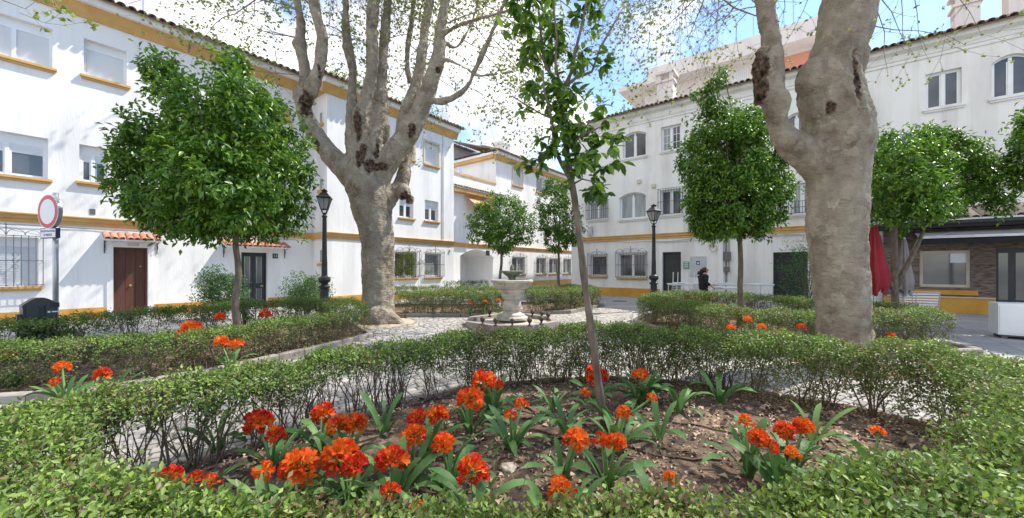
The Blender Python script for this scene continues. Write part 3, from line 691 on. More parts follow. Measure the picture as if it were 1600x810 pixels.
# ---------- building B (projecting)
B = bld('apartment_house', 'white house block projecting behind the left plane tree, ochre cornice and flower-filled window grille', PB)
xB0, xB1 = sB, PB.s(709)
wB = {'t1': PB.box(632, 647, 208, 248), 't2': PB.box(664, 685, 224, 259), 'm1': PB.box(628, 646, 309, 341), 'm2': PB.box(664, 685, 314, 346),
      'g1': PB.box(617, 651, 394, 434), 'g2': PB.box(664, 689, 396, 433)}
wB['t1'] = (PB.s(624), PB.s(647), wB['t2'][2], wB['t2'][3]); wB['m1'] = (PB.s(624), PB.s(646), wB['m2'][2], wB['m2'][3])
facade(B, xB0, xB1, 0, 9.35, list(wB.values()), back=10)
band(B, xB0-.1, xB1+.05, 3.05); MB().box((xB0-.035, -.035, 0), (xB1, -.001, .36)).build('plinth', M['ochre_d'], B)
MB().box((xB0-.036, 0, 0), (xB0-.001, 1.2, .36)).build('plinth', M['ochre_d'], B)
MB().box((xB0-.10, 0, 3.05-.26), (xB0-.001, 1.2, 3.05)).build('string_course', M['ochre'], B)
cornice(B, xB0-.25, xB1+.2, 8.8, 9.35); tile_rows(B, xB0-.45, xB1+.35, 9.35, -.48)
MB().box((xB0-.25, 0, 8.86), (xB0-.001, 1.2, 9.15)).build('cornice', M['ochre'], B)
# end face: little windows
for z_, hh in ((7.65, .5), (4.85, .5), (1.75, .6)):
    q = MB(); q.box((xB0-.012, .35, z_), (xB0-.002, .62, z_+hh)); wv = q.build('window', M['wall2'], B)
    MB().box((xB0-.016, .40, z_+.05), (xB0-.0125, .57, z_+hh-.05)).build('pane', M['glass_c'], wv)
    MB().box((xB0-.09, .27, z_-.13), (xB0-.003, .70, z_-.01)).build('sill', M['ochre'], wv)
window(B, wB['t1'], 'shut', panes=1, surround='beige'); window(B, wB['t2'], 'shut', panes=1, surround='beige')
window(B, wB['m1'], 'half'); window(B, wB['m2'], 'half'); window(B, wB['g1'], 'slide', glass='glass'); window(B, wB['g2'], 'slide', panes=1, glass='glass_c')
grille(B, wB['g1'], .25, .12); grille(B, wB['g2'], .2, .12)
q = MB(); q.tube([(PB.s(692), -.05, 3.1), (PB.s(692), -.05, 8.8)], .035, 6); q.build('drainpipe', M['wall2'], B)
c = MB(); c.tube([(xB0+i*.5, -.03, 2.77+.012*math.sin(i*1.1)) for i in range(15)], .009, 4); c.build('facade_cable', M['cable'], B)
MB().box((PB.s(722)-1., -.08, 2.5), (PB.s(722)-.9, -.001, 2.6)).build('junction_box', M['white'], B)
# ---------- building C (corner with arch and roof terrace)
Cb = bld('apartment_house', 'white corner house with the arched passage, roof terrace and orange awning', PA)
xC0, xC1 = PB.s(709)+.0, PA.s(893)+3; xt = PA.s(775)
arch = (*[PA.s(719), PA.s(770)], .02, 2.62)
arch = (arch[0], arch[1], .02, 2.75, .45, 2.6)
wC = [PA.box(801, 816, 264, 291), PA.box(838, 850, 276, 302), PA.box(868, 882, 272, 300), PA.box(800, 820, 402, 430), PA.box(838, 853, 402, 430), PA.box(858, 874, 402, 430), PA.box(880, 892, 402, 430)]
zg = (wC[3][2]+.02, wC[3][3])
for i in range(3, 7): wC[i] = (wC[i][0], wC[i][1], 1.05, 2.35)
for i in range(3): wC[i] = (wC[i][0], wC[i][1], wC[0][2], wC[0][3])
facade(Cb, xC0, xt, 0, 7.35, [arch], back=9.5)
facade(Cb, xt, xC1, 0, 9.55, wC, back=9.5, name='wall')
MB().box((xC0, 0.0, 7.351), (xt-.002, .22, 7.42)).build('terrace_parapet', M['ochre'], Cb)
MB().box((xC0, -.05, 7.28), (xt-.002, -.001, 7.42)).build('parapet_coping', M['ochre'], Cb)
# washing hung on the terrace
q = MB(); K = 12
for (xa, xb, zt, zb, yy) in ((xC0+1.0, xC0+2.3, 8.25, 7.45, 1.5), (xC0+2.6, xC0+3.1, 8.2, 7.5, 1.3)):
    for i in range(K):
        x1_, x2_ = xa+(xb-xa)*i/K, xa+(xb-xa)*(i+1)/K; y1_, y2_ = yy+.05*math.sin(i*1.4), yy+.05*math.sin((i+1)*1.4)
        q.add([(x1_,y1_,zb),(x2_,y2_,zb),(x2_,y2_-.03,zt),(x1_,y1_-.03,zt)], [(0,1,2,3)])
wash = q.build('washing', mat('laundry', (.45,.48,.70), (.75,.76,.82), .9, scale=1.5)); wash.location = (PA.O.x, PA.O.y, 0); wash.rotation_euler = (0, 0, PA.rz)
tag(wash, 'pale blue and white washing hung out on the roof terrace', 'washing')
# block side eave over the terrace
cornice(Cb, xt-.2, xC1, 9.0, 9.55); tile_rows(Cb, xt-.4, xC1, 9.55, -.48)
MB().box((xt-.28, .0, 9.12), (xt-.001, 4.6, 9.35)).build('cornice', M['ochre'], Cb)
MB().box((xt-.34, .0, 9.351), (xt-.001, 4.6, 9.5)).build('soffit', M['wall'], Cb)
t = MB()
for i in range(20):
    yc = .1+i*.23; 
    b_ = len(t.v); K = 6
    for (xx, rr, zz) in ((xt-.45, .11, 9.53), (xt+.2, .10, 9.75)):
        for k in range(K+1): an = math.pi*k/K; t.v.append((xx, yc+rr*math.cos(an), zz+rr*.85*math.sin(an)))
    for k in range(K): t.f.append((b_+k, b_+K+1+k, b_+K+2+k, b_+k+1)); t.mi.append(0)
stuff(t.build('roof_tiles', M['tile'], Cb))
# rear wing over the terrace
q = MB(); q.box((xC0-3, 5.2, 7.3), (xt+3., 9.4, 11.2)); q.build('rear_wing', M['wall2'], Cb)
rt = tile_rows(Cb, xC0-3.2, xt+7, 11.2, 4.9, run=3.)
MB().box((xt+3.0, 4.6, 9.5), (xt+7, 9.4, 11.2)).build('rear_wing', M['wall2'], Cb)
canopy(Cb, xC0-.3, xt+.25, 6.42, out=.55, m='tile_weath', pitch=.24, brk=False)
MB().box((xC0-.3, -.5, 6.15), (xt+.2, 0, 6.36)).build('cornice', M['ochre'], Cb)
aw = MB(); xa, xb = PA.s(726), PA.s(757); aw.add([(xa,-.02,6.1),(xb,-.02,6.1),(xb,-.95,5.45),(xa,-.95,5.45),(xb,-.96,5.25),(xa,-.96,5.25),(xa,-.02,6.08),(xb,-.02,6.08)], [(0,1,2,3),(3,2,4,5),(0,3,6),(1,7,2)]); aw.build('window_awning', M['orangep'], Cb)
for i, o_ in enumerate(wC):
    if i < 3: window(Cb, o_, 'shut' if i == 0 else 'slide', panes=1, surround='beige' if i == 0 else None, glass='glass_c')
    else: window(Cb, o_, 'slide', panes=2 if i == 3 else 2, glass=('glass', 'glass_c')); grille(Cb, o_, .16, .12)
MB().box((xt+.4, -.035, 0), (xC1, -.001, .55)).build('plinth', M['ochre'], Cb)
band(Cb, xC0, xC1, 3.1)
plaque(Cb, PA.s(762), 2.55, .36, .34, '', bm='iron')
ch = MB(); ch.box((0,0,0),(1,1,2.0)); ch.box((-.08,-.08,1.7),(1.08,1.08,1.82))
for i in range(5): ch.box((.1+i*.18, -.04, 1.3), (.16+i*.18, -.001, 1.66))
ch.build('chimney', M['wall2'], Cb, (PA.s(818)+1.5, 3.2, 10.3))
# ---------- building D (right, far part)
Db = bld('apartment_house', 'white house across the square with arched windows, dark doorway and electricity cabinet', PD)
sE = PD.s(1351)
def bx(xl, xr, yt, yb, rise=0, P=PD):
    o = P.box(xl, xr, yt, yb); return (*o, rise) if rise else o
wD = {'t1': bx(973, 1010, 206, 246, .2), 't2': bx(1033, 1064, 196, 235), 't3': bx(1228, 1262, 176, 226, .2), 'm1': bx(919, 949, 315, 343), 'm2': bx(968, 1010, 301, 342, .22),
      'm3': bx(1032, 1065, 296, 336), 'm4': bx(1150, 1200, 290, 335, .2), 'm5': bx(1236, 1272, 286, 335), 'g1': bx(922, 948, 399, 432), 'g2': bx(966, 1010, 396, 434), 'g3': bx(1208, 1262, 394, 470)}
d3 = bx(1035, 1064, 394, 470); d3 = (d3[0], d3[1], .02, d3[3]); wD['g3'] = (wD['g3'][0], wD['g3'][1], .02, wD['g3'][3])
facade(Db, 0, sE, 0, 9.85, list(wD.values())+[d3], 'wall2', back=8)
moulding(Db, 0, sE, [(.01,9.2),(-.05,9.2),(-.06,9.3),(-.10,9.32),(-.12,9.38),(.01,9.38)], 'wall2', 'cornice')
moulding(Db, -.1, sE, [(.01,9.62),(-.25,9.7),(-.28,9.84),(.01,9.84)], 'wall2', 'soffit')
tile_rows(Db, -.15, sE, 9.85, -.42)
zb_ = PD.z(1000, 367); band(Db, -.02, sE, zb_, .27)
pl = MB(); pl.box((0, -.04, 0), (d3[0]-.12, -.001, .46)); pl.box((d3[1]+.1, -.03, 0), (PD.s(1123), -.001, .3)); pl.build('plinth', M['ochre_d'], Db)
# pilaster at the seam
MB().box((PD.s(1123), -.10, 0), (PD.s(1130), -.001, zb_-.28)).build('pilaster', M['wall'], Db)
window(Db, wD['t1'], sl='wall2'); window(Db, wD['t2'], 'bars', sl='wall2', glass=('glass_c', 'glass')); window(Db, wD['t3'], sl='wall2')
window(Db, wD['m1'], 'slide', sl='wall2', glass='glass_c'); grille(Db, wD['m1'], .15, .12, ornate=False)
window(Db, wD['m2'], sl='wall2', glass=('glass_c', 'glass_c')); window(Db, wD['m3'], 'slide', sl='wall2'); grille(Db, wD['m3'], .2, .13, ornate=False)
window(Db, wD['m4'], sl='wall2'); window(Db, wD['m5'], 'slide', sl='wall2', glass='glass_c')
o_ = wD['m5']; grille(Db, (o_[0], o_[1], o_[2], o_[2]+.5), .3, .11, ornate=False)
window(Db, wD['g1'], panes=1); window(Db, wD['g2']); grille(Db, wD['g1'], .2, .13); grille(Db, wD['g2'], .22, .15)
plank_door(Db, d3, 'doord', 1, D=.2, handle=False)
q = MB(); q.box((d3[0]-.14, -.03, 0), (d3[0]-.002, 0, d3[3]+.1)); q.build('door_surround', M['wall'], Db)
gd = plank_door(Db, wD['g3'], 'doord', 3, D=.2, handle=False)
gb = MB(); a_, b_, c_, e_ = wD['g3'][:4]
for i in range(14): x = a_+.08+(b_-a_-.16)*i/13; gb.tube([(x, .1, .1), (x, .1, e_-.1)], .009, 4)
for z_ in (.15, 1.0, 1.7, e_-.15): gb.box((a_+.05, .09, z_-.015), (b_-.05, .11, z_+.015))
gb.build('door_bars', M['iron'], gd)
# electricity cabinet and small signs
ec = (PD.s(1079), PD.s(1104)); z1_, z0_ = PD.z(1090, 401), PD.z(1090, 432)
E1 = MB().box((ec[0], -.05, z0_), (ec[1], -.001, z1_)).build('electricity_cabinet', mat('pale_grey_metal', (.42,.45,.46), (.48,.51,.52), .5, scale=2), Db)
q = MB(); 
for z_ in (z0_+.03, z1_-.05): q.box((ec[0]+.03, -.056, z_), (ec[1]-.03, -.051, z_+.02))
q.box((ec[0]+.03, -.056, z0_+.05), (ec[0]+.05, -.051, z1_-.05)); q.box((ec[1]-.05, -.056, z0_+.05), (ec[1]-.03, -.051, z1_-.05)); q.build('cabinet_trim', M['steel'], E1)
cx = (ec[0]+ec[1])/2; q = MB(); q.box((cx-.09, -.054, z1_-.42), (cx+.07, -.051, z1_-.22)); q.build('badge', M['navy'], E1)
MB().vprism([(cx-.05, z1_-.40), (cx+.05, z1_-.33), (cx-.02, z1_-.26)], -.058, -.0545).build('badge_mark', M['sign_w'], E1)
gs = (PD.s(1068), PD.s(1077)); G = MB().box((gs[0], -.03, PD.z(1072, 420)), (gs[1], -.001, PD.z(1072, 409))).build('green_sign', M['green_s'], Db)
q = MB(); 
for k in range(3): q.box((gs[0]+.04, -.033, PD.z(1072, 418)+k*.1), (gs[1]-.04, -.031, PD.z(1072, 418)+k*.1+.04))
q.build('sign_marks', M['sign_w'], G)
# cables and meter pipe
q = MB(); q.tube([(x, -.06, zb_-.36+.05*math.sin(x*.9)+.02*math.sin(x*3.1)) for x in [i*.4 for i in range(int(sE/.4))]], .012, 4)
q.tube([(x, -.05, zb_-.42+.04*math.sin(x*.7+1)) for x in [i*.4+5 for i in range(int((sE-5)/.4))]], .008, 4); q.build('facade_cable', M['cable'], Db)
q = MB(); xm = PD.s(1131); q.tube([(xm+.1, -.06, 0.3), (xm+.1, -.06, zb_-.3)], .03, 6); q.tube([(xm+.22, -.05, 1.2), (xm+.22, -.05, zb_-.4)], .015, 5)
q.box((xm, -.12, 1.9), (xm+.3, -.04, 2.3)); q.box((xm+.03, -.13, 1.35), (xm+.25, -.04, 1.6)); q.build('meter_pipes', M['cable'], Db)
xm = PD.s(1112); q = MB(); q.box((xm-.12, -.12, 2.62), (xm+.12, -.001, 2.9)); q.tube(arcpts(xm+.08, 2.5, .16, R(120), R(400), -.08, 10), .02, 5); q.build('junction_box', M['beige'], Db)
MB().box((PD.s(920), -.12, PD.z(917, 368)), (PD.s(926), -.001, PD.z(917, 355))).build('junction_box', M['steel'], Db)
for px_, py_ in ((999, 284), (1022, 291)): x_, z_ = PD.s(px_), PD.z(px_, py_); MB().box((x_-.1, -.1, z_-.09), (x_+.1, -.001, z_+.09)).build('wall_vent', M['beige'], Db)
def chimney(root, x, y, z, w_=.9, h=1.6, m='wallp'):
    c = MB(); c.box((-w_/2,-w_/2,0),(w_/2,w_/2,h)); c.box((-w_/2-.07,-w_/2-.07,h),(w_/2+.07,w_/2+.07,h+.1)); 
    for sx in (-1,1):
        for sy in (-1,1): c.box((sx*(w_/2-.1)-.1*0-.08, sy*(w_/2-.1)-.08, h+.1), (sx*(w_/2-.1)+.08, sy*(w_/2-.1)+.08, h+.45))
    c.box((-w_/2-.08,-w_/2-.08,h+.45),(w_/2+.08,w_/2+.08,h+.58)); o = c.build('chimney', M[m], root, (x, y, z)); return o
PDc = Plane((3.56, 22.8), DR, -1.2)
chimney(Db, PDc.s(1042), 1.2, 10.1, .8, 1.35)
# ---------- building E (right, near part) with the bar
Eb = bld('apartment_house', 'tall white house at the right edge above the tiled bar front', PD)
e_end = PD.s(1600)+9
wE = {'t1': bx(1444, 1500, 114, 170), 't2': bx(1546, 1608, 88, 153, .2), 'b': bx(1548, 1650, 236, 275, .1), 'c': bx(1380, 1420, 212, 256)}
EW = facade(Eb, sE, e_end, 0, 9.7, list(wE.values()), 'wall2', back=8, y=-.18)
EWy = -.18
for k, o_ in wE.items(): window(Eb, o_, sl='wall2', y=-.18, D=.18, glass='glass')
moulding(Eb, sE, e_end, [(-.17,9.12),(-.23,9.12),(-.24,9.22),(-.28,9.24),(-.30,9.3),(-.17,9.3)], 'wall2', 'cornice')
moulding(Eb, sE-.05, e_end, [(-.17,9.48),(-.42,9.55),(-.45,9.69),(-.17,9.69)], 'wall2', 'soffit'); tile_rows(Eb, sE-.1, e_end, 9.7, -.58)
PEc = Plane((3.56, 22.8), DR, -1.5); chimney(Eb, PEc.s(1508), 1.5, 10.0, .62, 1.3); chimney(Eb, PEc.s(1592), 1.5, 10.0, .62, 1.5)
# ledge above the bar
MB().box((PD.s(1560), -.30, 4.28), (e_end, -.181, 4.4)).build('ledge', M['beige'], Eb)
# bar front
xb0, xb1 = PD.s(1378), e_end; PO = Plane((3.56, 22.8), DR, .45)
bw = (PO.s(1437), PO.s(1517), PO.z(1477, 449), PO.z(1477, 392)); bd = (PO.s(1556), PO.s(1640), .02, PO.z(1580, 388))
bar = facade(Eb, xb0, xb1, 0, 3.05, [bw, bd], 'stone_wall', y=-.45, back=-.185, name='bar_front', depth=.2)
W = window(Eb, bw, sl=None, panes=1, y=-.45, D=.12, glass='glass')
for w__ in [W]+[c_ for c_ in W.children if c_.name.startswith('sash')]: w__.data.materials[0] = M['beige']
q = MB(); q.box((bw[0]-.15, -.50, bw[2]-.26), (bw[1]+.15, -.451, bw[2]-.1)); q.build('ochre_panel', M['ochre_d'], Eb)
q = MB(); q.box((xb0, -.475, 0), (bd[0]-.01, -.451, .52)); q.build('plinth', M['ochre_d'], Eb)
q = MB(); q.box((xb0, -.50, .521), (bd[0]-.01, -.451, .56)); q.build('plinth_cap', M['beige'], Eb)
dd = MB(); dd.box((bd[0], -.33, .02), (bd[1], -.28, bd[3])); dd = dd.build('door', M['doord'], Eb)
for k in range(3):
    xa_ = bd[0]+.08+k*(bd[1]-bd[0])/3; xb_ = xa_+(bd[1]-bd[0])/3-.16; MB().box((xa_, -.345, .5), (xb_, -.331, bd[3]-.15)).build('pane', M['glass'], dd)
# notice behind the bar glass
MB().box((bw[0]+.75, -.372, bw[3]-.42), (bw[0]+1.15, -.366, bw[3]-.1)).build('notice', M['sign_w'], Eb)
# dark soffit, awning and tile canopy over the bar
MB().box((PD.s(1365), -1.1, 2.92), (xb1, -.452, 3.05)).build('bar_soffit', M['darkin'], Eb)
MB().box((PD.s(1365), -1.12, 3.051), (xb1, -.452, 3.14)).build('fascia', M['doord'], Eb)
q = MB(); x0_ = PO.s(1424); q.add([(x0_,-.6,2.88),(xb1,-.6,2.88),(xb1,-1.5,2.6),(x0_,-1.5,2.6),(xb1,-.6,2.86),(x0_,-.6,2.86)], [(0,1,2,3),(5,3,2,4)]); q.build('awning_canvas', M['awn'], Eb)
q = MB(); q.box((x0_, -1.56, 2.54), (xb1, -1.5, 2.62)); q.build('awning_bar', M['steel'], Eb)
q = MB(); q.add([(x0_,-1.53,2.54),(xb1,-1.53,2.54),(xb1,-1.52,2.34),(x0_,-1.52,2.34)], [(0,1,2,3)]); q.build('awning_valance', M['black'], Eb)
for x_ in (x0_+.4, x0_+2.8): MB().tube([(x_, -.5, 2.7), (x_+.5, -1.0, 2.75), (x_, -1.5, 2.6)], .022, 5).build('awning_arm', M['steel'], Eb)
cnp = canopy(Eb, PD.s(1365), xb1, 3.2, out=1.15, m='tile_weath', pitch=.22, brk=False)
# ---------- building F (modern block behind)
Fb = thing('apartment_block', 'pinkish modern block with stepped terrace rising behind the right-hand roof', 'building', (PF.O.x, PF.O.y, 0), PF.rz)
f0 = PF.s(1008); bwn = (PF.s(1147), PF.s(1169), PF.z(1158, 130), PF.z(1158, 109)); vv = (PF.s(1103), PF.s(1108), PF.z(1105, 117), PF.z(1105, 112))
zs_ = PF.z(1040, 118)
fe = PF.s(1318); facade(Fb, f0, fe, 0, 15.4, [bwn, vv], 'wallp', back=10)
MB().box((PF.s(976), -1.3, 15.401), (fe, 10, 15.75)).build('roof_slab', M['wallp'], Fb)
MB().box((PF.s(1017), -1.0, 15.751), (fe, -.85, 16.65)).build('roof_parapet', M['wallp'], Fb)
MB().box((PF.s(1017), -.849, 15.751), (PF.s(1017)+.15, 9.9, 16.65)).build('roof_parapet', M['wallp'], Fb)
q = MB(); n_ = 7
for i in range(n_): x = bwn[0]+(bwn[1]-bwn[0])*(i+.5)/n_; q.box((x-.05, .0, bwn[2]), (x+.05, .06, bwn[3]))
q.build('railing', M['white'], Fb)
MB().box((PF.s(1225), -.03, PF.z(1240, 107)), (PF.s(1270), -.001, PF.z(1240, 86))).build('balcony_panel', M['salmon'], Fb)
MB().box((bwn[0], .2, bwn[2]), (bwn[1], .21, bwn[3])).build('pane', M['glass'], Fb)
for i, hh in ((2.2, 1.5), (3.9, 1.7), (6.3, 2.3), (8.4, 1.4), (10.5, 2.2), (12.4, 1.6)): MB().tube([(i, -.9, 16.65), (i, -.9, 16.65+hh)], .035, 5).build('roof_mast', M['steel'], Fb)
# aerials on the left roof
def aerial(P, px, y_, z, h, lab):
    x, s_ = P.s(px), None; loc = P.O+P.d*x-P.n*y_
    t_ = thing('tv_aerial', lab, 'aerial', (loc.x, loc.y, z)); 
    MB().tube([(0,0,0),(0,0,h)], .025, 5).build('mast', M['steel'], t_)
    q = MB(); q.tube([(-.5,0,h*.3),(.5,0,h*.42)], .012, 4)
    for k in range(6): q.tube([(-.4+k*.16,-.2,h*.31+k*.02),(-.4+k*.16,.2,h*.31+k*.02)], .008, 4)
    q.build('aerial_rods', M['steel'], t_); return t_
aerial(PA, 233, 1.0, 9.8, 2.6, 'thin TV aerial standing on the tiled roof at the upper left')
ae = aerial(PB, 706, .8, 9.6, 3.0, 'tall TV mast with a small dish at the corner of the ochre-corniced roof')
MB().lathe([(.001,0),(.2,.04),(.3,.1)], 12).build('dish', M['white'], ae, (.15, -.1, .5)).rotation_euler = (R(70), 0, 0)
# overhead wires across the left
q = MB(); q.tube([(-11.5, 12, 12.4), (-7, 15, 10.9), (-3, 24, 13)], .012, 4); q.tube([(-13, 14, 11.6), (-9.5, 15, 10.9), (-4.5, 22, 12.2)], .012, 4)
tag(q.build('overhead_wire', M['cable']), 'thin overhead wires running above the left-hand tiled eave', 'wire')
# ------------------------------------------------------------------ plane trees
def evald(o):
    dg = bpy.context.evaluated_depsgraph_get(); dg.update()
    return bpy.data.meshes.new_from_object(o.evaluated_get(dg), depsgraph=dg)
def tx(kind, size, depth=3):
    t = bpy.data.textures.new('relief', kind); t.noise_scale = size
    if kind == 'CLOUDS': t.noise_depth = depth
    return t
def solid_wood(name, limbs, burls, scars, voxel=.035, relief=.06, material=None):
    """limbs: list of [(point, radius)...]; merged into one continuous surface"""
    mb = MB()
    for l in limbs:
        # densify with Catmull-Rom so limbs bend smoothly
        P = [Vector(p) for p, r in l]; Rr = [r for p, r in l]; pts = []; rs = []
        for i in range(len(P)-1):
            p0 = P[max(i-1, 0)]; p1 = P[i]; p2 = P[i+1]; p3 = P[min(i+2, len(P)-1)]
            k = max(2, int((p2-p1).length/.14))
            for j in range(k):
                t = j/k; q = .5*((2*p1)+(-p0+p2)*t+(2*p0-5*p1+4*p2-p3)*t*t+(-p0+3*p1-3*p2+p3)*t**3)
                pts.append(q); rs.append((Rr[i]*(1-t)+Rr[i+1]*t)*(1+.05*mnoise.noise(q*2.3)))
        pts.append(P[-1]); rs.append(Rr[-1])
        mb.tube(pts, rs, 14)
    for c, r in burls:
        c = Vector(c); r3 = r if hasattr(r, '__len__') else (r, r, r)
        b = len(mb.v); n1, n2 = 8, 12
        for i in range(n1+1):
            th = math.pi*i/n1
            for k in range(n2):
                a = 2*math.pi*k/n2; mb.v.append((c.x+r3[0]*math.sin(th)*math.cos(a)+1e-4*k, c.y+r3[1]*math.sin(th)*math.sin(a), c.z+r3[2]*math.cos(th)))
        for i in range(n1):
            for k in range(n2): mb.f.append((b+i*n2+k, b+(i+1)*n2+k, b+(i+1)*n2+(k+1)%n2, b+i*n2+(k+1)%n2)); mb.mi.append(0)
    o = mb.build('tmp', material or M['bark_p'])
    m = o.modifiers.new('r', 'REMESH'); m.mode = 'VOXEL'; m.voxel_size = voxel
    s = o.modifiers.new('s', 'SMOOTH'); s.factor = .6; s.iterations = 4
    for kind, sz, st in (('CLOUDS', .55, relief*1.5), ('CLOUDS', .16, relief*.75), ('CLOUDS', .05, relief*.35)):
        d = o.modifiers.new('d', 'DISPLACE'); d.texture = tx(kind, sz); d.strength = st; d.mid_level = .5; d.texture_coords = 'LOCAL'
    me = evald(o); me.name = name; bpy.data.objects.remove(o)
    n = len(me.vertices); co = np.empty(n*3, np.float32); me.vertices.foreach_get('co', co); co = co.reshape(-1, 3)
    nr = np.empty(n*3, np.float32); me.vertices.foreach_get('normal', nr); nr = nr.reshape(-1, 3)
    sc = np.zeros(n, np.float32)
    for c, r, amt in scars:
        r = np.array(r if hasattr(r, '__len__') else (r, r, r)); d = np.sqrt((((co-np.array(c))/r)**2).sum(1))
        k = np.clip(1.25-d, 0, 1); sc = np.maximum(sc, np.clip(k*1.6, 0, 1))
        co = co-nr*(k*amt)[:, None]
    rough = np.array([mnoise.noise(Vector(c)*8)+.6*mnoise.noise(Vector(c)*19) for c in co[sc > .1]])
    if len(rough): co[sc > .1] += nr[sc > .1]*(rough*.045*np.minimum(1, sc[sc > .1]*1.5))[:, None]
    me.vertices.foreach_set('co', co.ravel()); a = me.attributes.new('scar', 'FLOAT', 'POINT'); a.data.foreach_set('value', sc)
    me.polygons.foreach_set('use_smooth', [True]*len(me.polygons)); me.update()
    return me
RS = .93   # the relief adds a little to each limb
def limb(pl, Y0, dY=0, base=None):
    """pl: (px,py,r_px[,dY]) -> metres at its distance"""
    out = []
    for i, q in enumerate(pl):
        Y = Y0+(q[3] if len(q) > 3 else dY*i/max(1, len(pl)-1)); out.append((PX(q[0], q[1], Y), q[2]/F*Y*RS/math.sqrt(1+((q[0]-800)/F)**2)))
    return out
Y1 = 10.7
L1 = [
 limb([(590,516,38),(590,500,31),(591,470,28),(591,420,27),(589,370,29),(582,330,34),(574,290,38),(570,262,34),(566,240,24)], Y1),
 limb([(572,300,26),(545,272,26),(515,240,21),(495,212,19),(480,185,17),(474,160,17),(478,125,13),(474,95,12),(469,70,12),(470,35,9),(463,-5,8),(455,-60,6)], Y1, -.6),
 limb([(478,165,14),(490,130,15),(500,100,13),(503,60,12),(494,20,12),(488,-20,10),(484,-70,8)], Y1-.5, -.5),
 limb([(562,265,22),(553,225,18),(550,190,13),(550,150,9),(551,110,8),(544,75,11),(541,45,8),(540,0,7),(538,-60,6)], Y1, .9),
 limb([(570,260,24),(566,215,19),(568,180,17),(577,140,14),(582,100,13),(581,50,13),(584,0,12),(588,-70,10)], Y1, .2),
 limb([(580,260,20),(586,215,17),(592,185,17),(596,150,13),(597,100,11),(602,50,10),(606,0,9),(610,-60,8)], Y1, 1.0),
 limb([(582,300,30),(600,262,24),(622,230,22),(640,205,21),(655,175,18),(668,145,17),(680,110,15),(686,80,12),(688,45,11),(697,0,9),(707,-60,7)], Y1, -.3),
 limb([(630,215,17),(634,180,14),(645,145,12),(656,105,11),(661,70,10),(663,45,8),(672,0,8),(680,-60,6)], Y1, .6),
 limb([(655,165,11),(668,155,8),(685,159,6.5),(705,154,6),(728,138,5.5),(742,110,5),(758,75,4.5),(778,30,4),(800,-30,3)], Y1, -.8),
 limb([(600,320,20),(615,302,16),(628,285,14),(634,255,12),(640,225,10),(646,200,9),(652,180,8)], Y1+.2, .8),
 limb([(640,130,6),(636,95,5),(639,60,6),(644,30,5),(648,-30,4)], Y1+1, .8),
 limb([(686,92,5),(705,96,3.5),(730,108,3.5),(745,118,3),(775,116,2.5),(800,112,2)], Y1-.2, -1.2),
 limb([(690,55,5),(712,42,4.5),(740,32,4),(775,22,3.5),(815,10,3),(860,-10,2.5)], Y1-.2, -1.5),
 limb([(690,60,4),(712,75,2.5),(735,40,2.5),(748,0,2)], Y1-.2, .5),
 limb([(590,495,26),(560,508,18),(545,512,6)], Y1-.1, -.3), limb([(592,495,26),(618,506,14),(632,509,4)], Y1-.1, -.3), limb([(590,490,24),(588,512,20),(580,522,8)], Y1-.2, -.45),
]
b1 = [(PX(560,180,Y1+.0)*0+PX(652,142,Y1), .01)]
b1 = [(PX(469,70,Y1-.35), .24), (PX(472,150,Y1-.25), (.30,.28,.42)), (PX(543,74,Y1+.5), .2), (PX(630,300,Y1+.1), (.26,.28,.3)), (PX(640,312,Y1), .17), (PX(562,190,Y1-.1), (.26,.28,.6)), (PX(644,205,Y1-.2), (.27,.28,.4)), (PX(598,205,Y1+.4), (.28,.25,.5)), (PX(684,103,Y1-.2), .22)]
s1 = [(PX(555,190,Y1-.45), (.17,.5,.62), .07), (PX(474,160,Y1-.6), (.26,.5,.42), .04), (PX(641,200,Y1-.6), (.20,.42,.30), .07), (PX(632,308,Y1-.2), (.24,.4,.22), .04), (PX(577,258,Y1-.5), (.16,.5,.26), .05),
      (PX(592,260,Y1-.4), (.30,.5,.14), .02), (PX(564,240,Y1-.4), (.14,.5,.5), .05), (PX(585,225,Y1-.4), (.10,.5,.45), .05), (PX(494,228,Y1-.3), (.14,.4,.2), .03), (PX(684,108,Y1-.4), (.08,.3,.1), .03), (PX(500,108,Y1-.7), (.05,.1,.4), 0)]
L1 = [l if i in (0, 14, 15, 16) else [(p, r*.84) for p, r in l] for i, l in enumerate(L1)]
b1 = [(c, tuple(x*.82 for x in r) if hasattr(r, '__len__') else r*.85) for c, r in b1]
T1 = thing('plane_tree', 'huge mottled plane tree left of the fountain with many thick limbs and dark hollows', 'tree', (-3.78, Y1, 0), 0, 'old plane trees in the square')
def put(me, name, root):
    o = link(name, me, root); o.location = -Vector(root.location); return o
put(solid_wood('trunk', L1, b1, s1, .034), 'trunk', T1)
Y2 = 5.95
L2 = [
 limb([(1322,575,54),(1320,548,49),(1318,500,46),(1314,450,47),(1309,400,49),(1306,350,50),(1308,300,52),(1311,260,54),(1312,225,58),(1309,195,60),(1302,165,56),(1296,130,52),(1302,100,46),(1314,70,45),(1322,40,48),(1327,0,49),(1334,-50,46),(1345,-120,42)], Y2),
 limb([(1290,265,38),(1262,243,32),(1238,225,26),(1219,200,19),(1208,170,19),(1206,140,21),(1208,110,18),(1206,80,16),(1203,50,15),(1197,15,15),(1193,-20,14),(1188,-80,13)], Y2, -.25),
]
